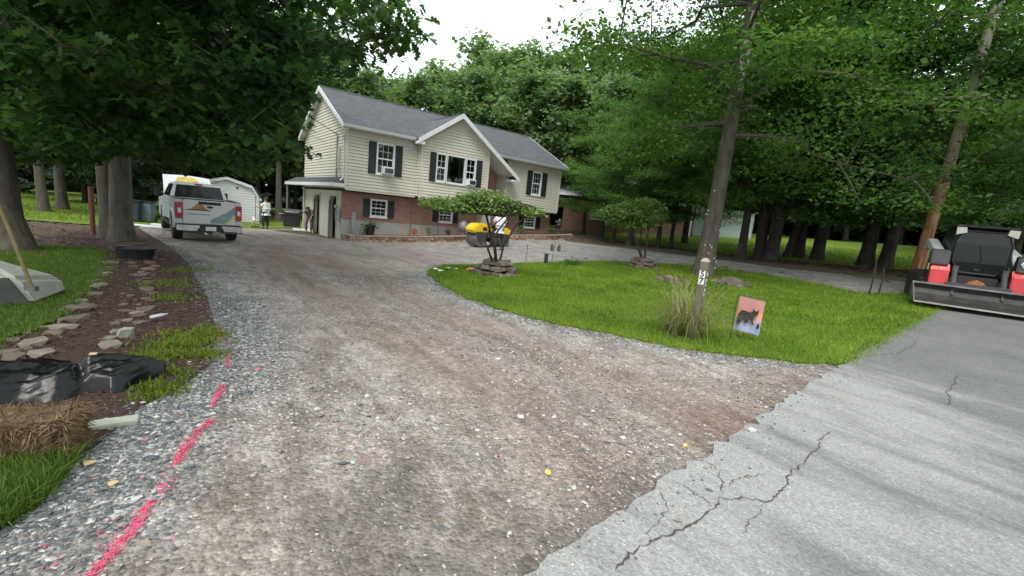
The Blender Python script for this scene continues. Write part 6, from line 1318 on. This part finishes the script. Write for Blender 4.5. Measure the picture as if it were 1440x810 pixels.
for i, (x, y, w) in enumerate([(46,486,40),(88,462,34),(75,470,26),(102,452,38),(112,437,36),(125,432,26),(135,415,22),(141,402,22),(133,405,18),(150,386,18),(153,378,16),(158,372,24),(145,388,14),(12,497,30),(18,480,22),(60,500,34),(20,505,40),(115,425,20),(139,395,12),(126,397,14),(108,392,13)]):
    P = gp(x, y); d = math.hypot(P[0], P[1]); s = w/FPX*P[1]*.5; stone(P, (s*1.1, s*.8, s*.45), i, rn.choice([M_ROCK, M_ROCK2, M_ROCK]), rn.uniform(0, 3), 'brown fieldstone edging the lawn beside the bark bed', 'lawn edging stones')
for i, (x, y, w) in enumerate([(205,360,16),(212,371,20),(208,380,18),(200,388,20),(196,396,14),(211,398,18),(207,408,20),(214,413,14),(205,421,16),(212,424,16),(195,429,9),(206,436,26),(190,441,18),(196,446,22),(198,455,22),(178,440,22),(174,430,16),(172,470,16),(155,488,34),(160,476,22),(173,414,13),(186,388,12),(222,352,14),(228,366,12),(220,375,10),(215,388,12),(186,371,14),(165,352,22),(173,348,16),(196,345,12)]):
    P = gp(x, y); s = w/FPX*P[1]*.5; stone(P, (s*1.15, s*.8, s*.45), 100+i, rn.choice([M_ROCKR, M_ROCK, M_ROCKR, M_ROCK2]), rn.uniform(0, 3), 'reddish fieldstone in the row dividing the bark bed', 'stones dividing the bark bed')
for i in range(34):
    t = rn.random(); a, c = ((150, 372), (30, 492)) if i % 2 else ((212, 352), (165, 480)); x = a[0]+(c[0]-a[0])*t+rn.uniform(-14, 14); y = a[1]+(c[1]-a[1])*t+rn.uniform(-5, 5); P = gp(x, y); s = rn.uniform(5, 11)/FPX*P[1]*.6*(1+t*.6)
    stone(P, (s*1.1, s*.85, s*.55), 500+i, rn.choice([M_ROCKR, M_ROCK, M_ROCK2]), rn.uniform(0, 3), ('brown fieldstone edging the lawn beside the bark bed', 'reddish fieldstone in the row dividing the bark bed')[1-i % 2], ('lawn edging stones', 'stones dividing the bark bed')[1-i % 2])
P = gp(177, 474); stone(P, (.09, .065, .11), 77, pm('green_stone', (.30, .32, .25), .2, 6, .9, .3), 1.3, 'rounded greenish upright stone in the bark bed', None)
for i, (x, y, w) in enumerate([(1012,380,18),(1030,382,16),(1050,384,20),(1075,386,14),(1020,377,12),(1180,386,10),(1210,390,12),(1277,395,14),(1248,396,10),(1100,384,10)]):
    P = gp(x, y); s = w/FPX*P[1]*.5; stone(P, (s*1.15, s*.8, s*.4), 300+i, rn.choice([M_ROCK, M_ROCK2]), rn.uniform(0, 3), 'flat stone lying along the second drive under the trees', 'stones along the second drive')
# black rubber tub
b = gp(191, 364); o = empty('rubber_tub', b, .3, 'low black oval rubber tub in the bark bed', 'tub'); m = MB()
pr = [(.24, 0), (.27, .01), (.31, .17), (.335, .19), (.335, .205), (.30, .20), (.26, .03), (0, .025)]; m.lathe([(0, .0)]+pr, (0, 0, 0), 28); m.v = [(x*1.12, y*.82, z*1.2) for x, y, z in m.v]; m.build('shell', M_BLK, o, smooth=True)
# black plastic sheet over a pile
def tarp():
    rg = np.random.default_rng(8); S1 = rg.random((150, 2))*[2.2, .9]; S2 = rg.random((700, 2))*[2.2, .9]
    def F1(S, x, y, ax): d = (S[:, 0]-x)**2*ax+(S[:, 1]-y)**2; return math.sqrt(d.min())
    a, c = gp(232, 527), gp(-90, 560); a = np.array(a); c = np.array(c); ax = (c-a); L = np.linalg.norm(ax[:2]); ax = ax/L; n = np.array([-ax[1], ax[0], 0]); n = -n if n[1] < 0 else n
    NX, NY = 200, 80; V = []
    for i in range(NX):
        u = i/(NX-1)
        for k in range(NY):
            v = k/(NY-1)*2-1; wd = .30*min(1, .25+u*3.0)*(1+.1*math.sin(u*14)); s = v*wd
            h = (.19*min(1, .42+u*1.6)+.03*math.sin(u*9))*max(0, 1-abs(v)**2.4)
            X_, Y_ = u*L+.25*v, .45+.42*v+.2*u          # slack hollows with sharp creases between them
            f = .42*F1(S1, X_, Y_, .35)+.22*F1(S2, X_, Y_, .5)-.02
            f *= (1-abs(v)**4); f -= .05*math.exp(-((u-.42-.05*v)/.025)**2)*(1-v*v)
            p = a+ax*L*u+n*(s+.03*math.sin(u*23)*abs(v)); V.append((p[0], p[1], float(tz(p[0], p[1]))+.008+h+f))
    o = MB().add(V, [(i*NY+k, i*NY+k+1, (i+1)*NY+k+1, (i+1)*NY+k) for i in range(NX-1) for k in range(NY-1)]).build('plastic_sheet', pm('black_sheet', (.006, .0065, .007), .2, 6, .24, .04, 30, bdist=.01, spec=.28), smooth=True); tag(o, 'crumpled black plastic sheet over a low pile by the straw bale', 'plastic sheet')
    return V[int(NX*.36)*NY+int(NY*.62)]
TP = tarp()
b = gp(135, 602); o = MB().box((0, 0, .02), (.42, .11, .03), R(35)).build('wood_plank', pm('pale_plank', (.30, .32, .26), .2, 9, .9, .4, 40, stretch=(.2, 1, 1)), bev=.006); o.location = [float(q) for q in b]; tag(o, 'short pale weathered plank lying between sheet and gravel', 'plank')
b = TP; o = MB().box((0, 0, .006), (.045, .03, .02), .4, .3).build('paper_tag', pm('tan_paper', (.50, .35, .20), .1, 9, .9)); o.location = [float(q) for q in b]; tag(o, 'tan scrap of paper on the black plastic sheet', 'paper')
def bale():
    b = gp(24, 668); rng = np.random.default_rng(66); r = empty('straw_bale', b, R(28), 'frayed brown straw bale at the edge of the drive', 'straw bale'); X, Y, Z = .46, .32, .26
    m = MB().b2((-X, 0, 0), (X*.42, Y, Z)); m.build('core', pm('straw_core', (.07, .045, .022), .45, 22, .95, .9, 50, c2=(.16, .10, .05)), r, bev=.05)
    n = 5200; f = rng.integers(0, 3, n); u, v = rng.random(n), rng.random(n); x0, x1 = -X, X*.42
    p = np.where((f == 0)[:, None], np.stack([x0+(x1-x0)*u, 0*u+.005, Z*v], -1), np.where((f == 1)[:, None], np.stack([0*u+x1-.005, Y*u, Z*v], -1), np.stack([x0+(x1-x0)*u, Y*v, 0*u+Z-.005], -1)))
    nn = np.where((f == 0)[:, None], [0, -1, 0], np.where((f == 1)[:, None], [1, 0, 0], [0, 0, 1])); d = nn*rng.uniform(.05, .6, n)[:, None]+rng.normal(0, .7, (n, 3)); d[:, 2] -= .9
    tv = np.array([(-1, 0, 0), (1, 0, 0), (.5, 1, .05)]); V, T = scatter(tv, np.array([(0, 1, 2)]), p, frames(d, rng.normal(0, 1, (n, 3))), np.stack([rng.uniform(.002, .004, n), rng.uniform(.025, .065, n), np.ones(n)], -1))
    ms = [pm('straw_a', (.14, .092, .04), .3, 30, .8), pm('straw_b', (.26, .18, .085), .3, 30, .8), pm('straw_c', (.13, .08, .04), .3, 30, .8)]
    s = link('straw', npmesh('straw', V, T, ms, rng.choice(3, n, p=[.45, .25, .3])), r); s['kind'] = 'stuff'
bale()
# pale shell with the dark board, pole beside it
b = gp(30, 440); o = empty('plastic_shell', (b[0]-.62, b[1]-.02, b[2]), R(38), 'pale weathered plastic shell with a dark front panel on the lawn', 'shell')
m = MB(); m.loft([[(-1.0, -.02, .0), (.55, -.02, .0), (.72, .75, .0), (-1.0, .75, .0)], [(-1.0, -.0, .34), (.40, .0, .33), (.70, .70, .22), (-1.0, .72, .3)], [(-1.0, .22, .64), (-.10, .30, .66), (.30, .52, .42), (-1.0, .60, .5)]]); m.build('shell', pm('grey_white_plastic', (.38, .39, .34), .15, 4, .6, .3, 14, dirt=.15, stretch=(1, 1, 4)), o, bev=.05, smooth=True)
MB().add([(-1.0, -.07, .02), (.52, -.07, .02), (.36, -.05, .335), (-1.0, -.05, .34), (-1.0, -.03, .02), (.52, -.03, .02), (.36, -.02, .335), (-1., -.02, .34)], [(0, 1, 2, 3), (7, 6, 5, 4), (0, 4, 5, 1), (1, 5, 6, 2), (2, 6, 7, 3)]).build('front_panel', pm('dark_panel', (.05, .055, .045), .3, 6, .8, .3), o)
q = gp(48, 432); t0 = dep(44, 403, q[1]-.05); t1 = dep(-14, 262, q[1]-.25); o = empty('pole_tool', t0, 0, 'long yellowish pole leaning on the pale plastic shell', 'pole'); t1 = np.array(t1)-np.array(t0)
MB().tube([(0, 0, 0), tuple(t1*.5+np.array([.01, 0, .02])), tuple(t1)], .018, 8).build('shaft', pm('bamboo', (.17, .13, .05), .3, 7, .7, .2), o); MB().box((0, 0, -.02), (.12, .05, .05)).build('bracket', M_STEEL, o)
# litter
def flatbit(name, px, s, mat, label, cat, group=None, h=.0):
    P = gp(*px); rr = random.Random(px[0]); n = 7; m = MB()
    v = [(s*rr.uniform(.6, 1.1)*math.cos(2*math.pi*i/n), s*.7*rr.uniform(.6, 1.1)*math.sin(2*math.pi*i/n), rr.uniform(0, s*.25)) for i in range(n)]
    m.add(v+[(x, y, z+.006) for x, y, z in v], [tuple(range(n))[::-1], tuple(range(n, 2*n))]+[(i, (i+1) % n, (i+1) % n+n, i+n) for i in range(n)]); o = m.build(name, mat); o.location = (P[0], P[1], P[2]+.012+h); o.rotation_euler.z = rr.uniform(0, 6); tag(o, label, cat, group)
M_YLEAF = pm('yellow_leaf', (.62, .50, .10), .2, 12, .7); M_TLEAF = pm('tan_leaf', (.55, .42, .22), .2, 12, .8)
flatbit('fallen_leaf', (127,655), .038, M_TLEAF, 'tan fallen leaf on grey gravel near the straw bale', 'leaf'); flatbit('fallen_leaf', (158,684), .032, M_TLEAF, 'narrow tan leaf on gravel beside the pink line', 'leaf'); flatbit('fallen_leaf', (770,668), .03, M_YLEAF, 'yellow fallen leaf in the middle of the driveway', 'leaf'); flatbit('fallen_leaf', (963,629), .026, M_YLEAF, 'yellow fallen leaf on the drive near the asphalt edge', 'leaf'); flatbit('fallen_leaf', (1378,590), .05, M_TLEAF, 'pale fallen leaf on the asphalt road', 'leaf')
for px in ((612,383),(620,385),(629,381),(640,382)): flatbit('paper_scrap', px, .11, M_TRIM, 'white paper scrap on the tip of the lawn island', 'paper', 'paper scraps on the lawn', .06)
b = gp(663, 383); o = MB().lathe([(0, .0), (.13, .0), (.15, .03), (.13, .06), (.05, .09), (0, .095)], (0, 0, .03), 16).build('orange_disc', pm('orange_plastic', (.85, .25, .03), .1, 8, .5)); o.location = [float(x) for x in b]; tag(o, 'orange plastic disc lying in the grass by the stone ring', 'toy')
b = gp(211, 455); o = MB().lathe([(0, 0), (.028, .0), (.03, .02), (.03, .13), (.012, .17), (.012, .19), (0, .19)], (0, 0, 0), 12, 'x').build('plastic_bottle', pm('clear_plastic', (.45, .50, .51), .1, 20, .15, .2, 60)); o.location = (b[0], b[1], b[2]+.07); o.rotation_euler = (0, -.15, .9); o.scale = (.85, .9, .7); tag(o, 'crushed clear plastic bottle on the bed stones', 'bottle')
# bed in front of the house
M_BLOCK = pm('block_red', (.30, .17, .13), .25, 6, .9, .4, 40, dirt=.2); M_BLOCK2 = pm('block_tan', (.40, .31, .25), .2, 6, .9, .4, 40, dirt=.15)
def wall(path, label, courses=2, bl=.29, hz=.14):
    pts = [np.array(hp(*p)) for p in path]; r = empty('retaining_wall', (pts[0][0], pts[0][1], 0), 0, label, 'retaining wall'); J = np.array([pts[0][0], pts[0][1], 0]); rn = random.Random(len(path))
    bm_ = [MB().box((0, 0, 0), (bl*.96, .2, hz*.94)).mesh('block', mt, bev=.016) for mt in (M_BLOCK, M_BLOCK2)]; cap = MB().box((0, 0, 0), (bl*.98, .27, .055)).mesh('cap_stone', M_BLOCK2, bev=.012)
    seg = []; 
    for a, c in zip(pts[:-1], pts[1:]): seg.append((a, c, np.linalg.norm(c-a)))
    tot = sum(s[2] for s in seg); 
    def at(d):
        for a, c, L in seg:
            if d <= L: return a+(c-a)*d/L, math.atan2((c-a)[1], (c-a)[0])
            d -= L
        return seg[-1][1], math.atan2((seg[-1][1]-seg[-1][0])[1], (seg[-1][1]-seg[-1][0])[0])
    for k in range(courses+1):
        n = int(tot/bl)
        for i in range(n):
            p, an = at((i+.5+(.5 if k % 2 else 0))*bl); g = float(tz(p[0], p[1]))
            o = link('cap_stone' if k == courses else 'block', cap if k == courses else rn.choice(bm_), r)
            o.location = (p[0]-J[0]+rn.uniform(-.012, .012), p[1]-J[1]+rn.uniform(-.012, .012), g+hz*(k+.5) - (0 if k < courses else hz*.5-.027) - .03); o.rotation_euler.z = an+rn.uniform(-.05, .05)
wall([(.12, .35), (.15, -.75), (.5, -.95), (2.5, -1.15), (4.6, -1.15), (7.2, -.95)], 'curved low block wall edging the bed below the brick front', 2)
wall([(9.1, -.3), (9.3, -1.1), (11.4, -1.5), (13.4, -1.3), (13.9, -.7)], 'low block wall edging the bed below the right hand window', 2)
sheet('planting_bed', [hp(.2, .45), hp(.22, -.68), hp(.5, -.88), hp(2.5, -1.08), hp(4.6, -1.08), hp(7.1, -.88), hp(7.2, .45)], .26, pm('red_mulch', (.20, .075, .055), .4, 20, .95, .9, 40), .5)
sheet('planting_bed', [hp(9.2, .45), hp(9.35, -1.05), hp(11.4, -1.42), hp(13.3, -1.2), hp(13.6, .45)], .26, M_MULCH, .5)
def at_house(u, v, z=.27): p = hp(u, v); return (p[0], p[1], float(tz(p[0], p[1]))+z)
o = empty('flower_pot', at_house(1.15, -.2), 0, 'black plastic flower pot on the bed before the brick wall', 'pot'); MB().lathe([(0, 0), (.17, .0), (.24, .42), (.26, .43), (.26, .48), (.23, .48), (.21, .40), (0, .40)], (0, 0, 0), 20).build('pot', M_BLK, o, smooth=True)
rg = np.random.default_rng(4); link('plant', leafmesh('plant', rg.normal(0, 1, (120, 3))*[.12, .12, .08]+[0, 0, .5], .12, SIMPLE, L_MID, rg), o)
o = MB().box((0, 0, .55), (.16, .16, 1.15)).build('grey_post', M_GREYM, bev=.01); o.location = at_house(.42, .05, .2); o.rotation_euler.z = HYAW; tag(o, 'grey square post standing by the garage corner', 'post')
o = empty('metal_urn', at_house(6.25, -.25), 0, 'grey round metal urn at the end of the planted bed', 'urn'); MB().lathe([(.14, 0), (.16, .12), (.13, .15), (.26, .28), (.29, .48), (.24, .66), (.12, .72), (.05, .78), (0, .79)], (0, 0, 0), 20).build('vessel', M_GREYM, o, smooth=True)
for u, h_ in ((3.05, 1.2), (4.6, 1.15)):
    o = MB().tube([(0, 0, -.2), (0, 0, h_)], .02, 6).build('garden_stake', M_DGREY); o.location = at_house(u, -.5); tag(o, 'thin dark stake standing in the bed before the brick wall', 'stake', 'stakes in the bed')
o = empty('garden_ornament', at_house(3.4, -.3), HYAW, 'round terracotta disc ornament leaning in the red mulch', 'ornament'); MB().lathe([(0, 0), (.16, .0), (.17, .03), (.12, .05), (.06, .03), (0, .03)], (0, 0, .22), 18, 'y').build('disc', pm('terracotta', (.36, .16, .10), .2, 8, .8), o)
def plant(P, label, n, s, h_, lm=L_MID, seed=1):
    rg = np.random.default_rng(seed); o = empty('garden_plant', P, 0, label, 'plant'); mm = MB()
    for k in range(6): a = k*1.05; mm.tube([(0, 0, 0), (math.cos(a)*s*.5, math.sin(a)*s*.5, h_*.8)], .006, 4)
    mm.build('stem', M_BARKG, o); link('foliage', leafmesh('foliage', np.abs(rg.normal(0, 1, (n, 3)))*0+rg.normal(0, 1, (n, 3))*[s*.5, s*.5, h_*.28]+[0, 0, h_*.55], .10, SIMPLE, lm, rg), o)
plant(at_house(.85, -.35), 'sparse pale plant beside the black flower pot', 60, .2, .5, L_BRIGHT, 3); plant(at_house(4.1, -.4), 'pale dried flower stalks in the red mulch', 50, .16, .45, L_BRIGHT, 4); plant(at_house(5.2, -.5), 'low red leaved plant in the red mulch bed', 90, .2, .4, leaf_mat('red_leaf', [(.10, .03, .02), (.20, .06, .03), (.25, .12, .06)], .2), 5)
plant(gp(805, 374), 'tuft of dark green lily leaves at the back of the lawn', 160, .3, .22, L_MID, 6)
for u, lab in ((10.1, 'leafy plant left of the lower window by the second bed'), (12.6, 'leafy plant right of the lower window by the second bed')): plant(at_house(u, -.5), lab, 120, .3, .5, L_MID, int(u))
b = at_house(12.9, -.7); o = empty('garden_ornament', b, HYAW, 'dark pedestal ornament at the corner of the second bed', 'ornament'); MB().lathe([(.2, 0), (.2, .06), (.09, .1), (.08, .4), (.2, .5), (.22, .58), (.1, .62), (.14, .8), (.05, .95), (0, .96)], (0, 0, 0), 16).build('vessel', M_DGREY, o, smooth=True)
# utility pole, sign and stakes at the second entrance
b = gp(1286, 393); o = empty('utility_pole', b, 0, 'tall reddish brown wooden utility pole beside the second entrance', 'utility pole'); o.rotation_euler = (0, R(2.5), 0)
mp_, ntp, bsp = newmat('pole_wood'); vv = coords(ntp, 'Object', (1, 1, .12)); nn_ = noise(ntp, vv, 7, 8, .75, .4); cc_ = ramp(ntp, nn_, [(.34, (.09, .035, .015)), (.5, (.25, .11, .05)), (.66, (.42, .30, .19))]); s_ = ntp.nodes.new('ShaderNodeSeparateXYZ'); tcx = ntp.nodes.new('ShaderNodeTexCoord'); ntp.links.new(tcx.outputs['Object'], s_.inputs[0])
hz_ = ntp.nodes.new('ShaderNodeMapRange'); hz_.inputs[1].default_value = 2.5; hz_.inputs[2].default_value = 6.5; ntp.links.new(s_.outputs[2], hz_.inputs[0]); ntp.links.new(mix(ntp, mth(ntp, 'MULTIPLY', hz_.outputs[0], .8), cc_, (.42, .40, .37)), bsp.inputs['Base Color']); bsp.inputs['Roughness'].default_value = .9; bump(ntp, bsp, nn_, .7, .03)
MB().tube([(0, 0, -.3), (0, 0, 3), (0, 0, 6), (0, 0, 10.5)], [.19, .175, .155, .125], 14).build('shaft', mp_, o, smooth=True); MB().b2((-.9, -.2, 9.6), (.9, -.12, 9.72)).build('crossarm', M_POST, o); MB().b2((-.03, -.215, 4.2), (.03, -.17, 4.35)).build('tag_plate', M_GREYM, o)
b = gd(1313, 15.5); o = empty('yard_sign', b, R(-42), 'small white yard sign with a dark round emblem by the utility pole', 'sign'); zt = proj(b)[1]; MB().tube([(0, 0, -.1), (0, 0, .7)], .01, 6).build('stake', M_GREYM, o); MB().b2((-.25, -.012, .42), (.25, .0, .80)).build('panel', M_TRIM, o)
MB().lathe([(0, 0), (.14, 0), (.14, .004), (0, .004)], (0, -.018, .61), 20, 'y').build('emblem', M_DGREY, o); MB().lathe([(0, 0), (.075, 0), (.075, .003), (0, .003)], (0, -.023, .61), 16, 'y').build('emblem_centre', M_GREYM, o)
for x, h_ in ((1221, .95), (1234, .75)):
    b = gp(x, 416); o = MB().tube([(0, 0, -.1), (.03, 0, h_*.5), (.0, 0, h_)], .022, 6).build('fence_stake', M_BARKD); o.location = [float(q) for q in b]; tag(o, 'thin dark stake at the lawn corner by the second entrance', 'stake', 'stakes at the lawn corner')
# bins and bits by the wood and garage
def bin_(P, rz, col_, label):
    r = empty('rubbish_bin', P, rz, label, 'bin'); m = MB(); m.loft([[(-.24, -.26, .06), (.24, -.26, .06), (.24, .26, .06), (-.24, .26, .06)], [(-.30, -.34, .95), (.30, -.34, .95), (.30, .34, .95), (-.30, .34, .95)]]); m.build('body', col_, r, bev=.03); MB().b2((-.32, -.37, .95), (.32, .37, 1.02)).build('lid', M_BLK, r, bev=.02)
    for s in (-1, 1): MB().lathe([(0, -.03), (.1, -.03), (.1, .03), (0, .03)], (s*.27, .3, .1), 14, 'x').build('wheel', M_TYRE, r)
bin_(gd(188, 21.5), .5, pm('navy_plastic', (.035, .05, .075), .2, 5, .5), 'dark blue wheeled bin beside the grey trunk left of the pickup'); bin_(gd(207, 22), .4, pm('slate_blue_plastic', (.14, .19, .24), .15, 5, .5), 'slate blue wheeled bin nearest the pickup')
b = gd(410, 27.5); o = empty('barbecue_grill', b, R(30), 'black barbecue with shiny lid behind the garage', 'grill'); m = MB().b2((-.45, -.25, .12), (.45, .25, .85)); m.build('cabinet', M_BLK, o, bev=.02)
MB().prism([(-.28, .85), (-.30, 1.0), (-.18, 1.18), (.18, 1.18), (.28, .85)], -.42, .42, 'x').build('lid', M_DGREY, o, bev=.02); MB().tube([(-.36, -.34, 1.02), (.36, -.34, 1.02)], .02, 8).build('handle', M_CHROME, o); MB().b2((-.72, -.22, .86), (-.46, .22, .90)).build('side_shelf', M_CHROME, o); MB().b2((.46, -.22, .86), (.72, .22, .90)).build('side_shelf', M_CHROME, o)
b = gd(424, 26); o = MB().box((0, 0, .06), (.9, .5, .12), .5).build('white_slab', M_TRIM, bev=.02); o.location = [float(q) for q in b]; tag(o, 'white flat box lying on the ground by the garage', 'box')
for i, (px, t, an) in enumerate(((212,19.5,.2),(226,19,.35),(236,20,.1))): b = gd(px, t); o = MB().box((0, 0, .05), (1.3, .22, .06), an).build('white_board', M_TRIM, bev=.01); o.location = (b[0], b[1], b[2]+i*.03); tag(o, 'white painted board lying on the ground left of the pickup', 'board', 'boards by the pickup')
b = gd(131, 14.5); o = MB().tube([(0, 0, -.1), (0, 0, 1.5)], .07, 8).build('wooden_post', pm('red_brown_wood', (.15, .065, .045), .4, 9, .9, .4)); o.location = [float(q) for q in b]; tag(o, 'slim reddish wooden post behind the twin trunks', 'post')
b = gd(222, 26); o = empty('utility_trailer', b, R(60), 'dark open trailer in the shade left of the pickup', 'trailer'); MB().b2((-.8, -1.5, .5), (.8, 1.5, .6)).b2((-.8, -1.5, .6), (-.75, 1.5, .95)).b2((.75, -1.5, .6), (.8, 1.5, .95)).build('bed', M_DGREY, o); MB().tube([(0, 1.5, .5), (0, 2.6, .45)], .04, 6).build('drawbar', M_DGREY, o); wheel(o, -.9, 0, .33, .2, -1); wheel(o, .9, 0, .33, .2, 1)
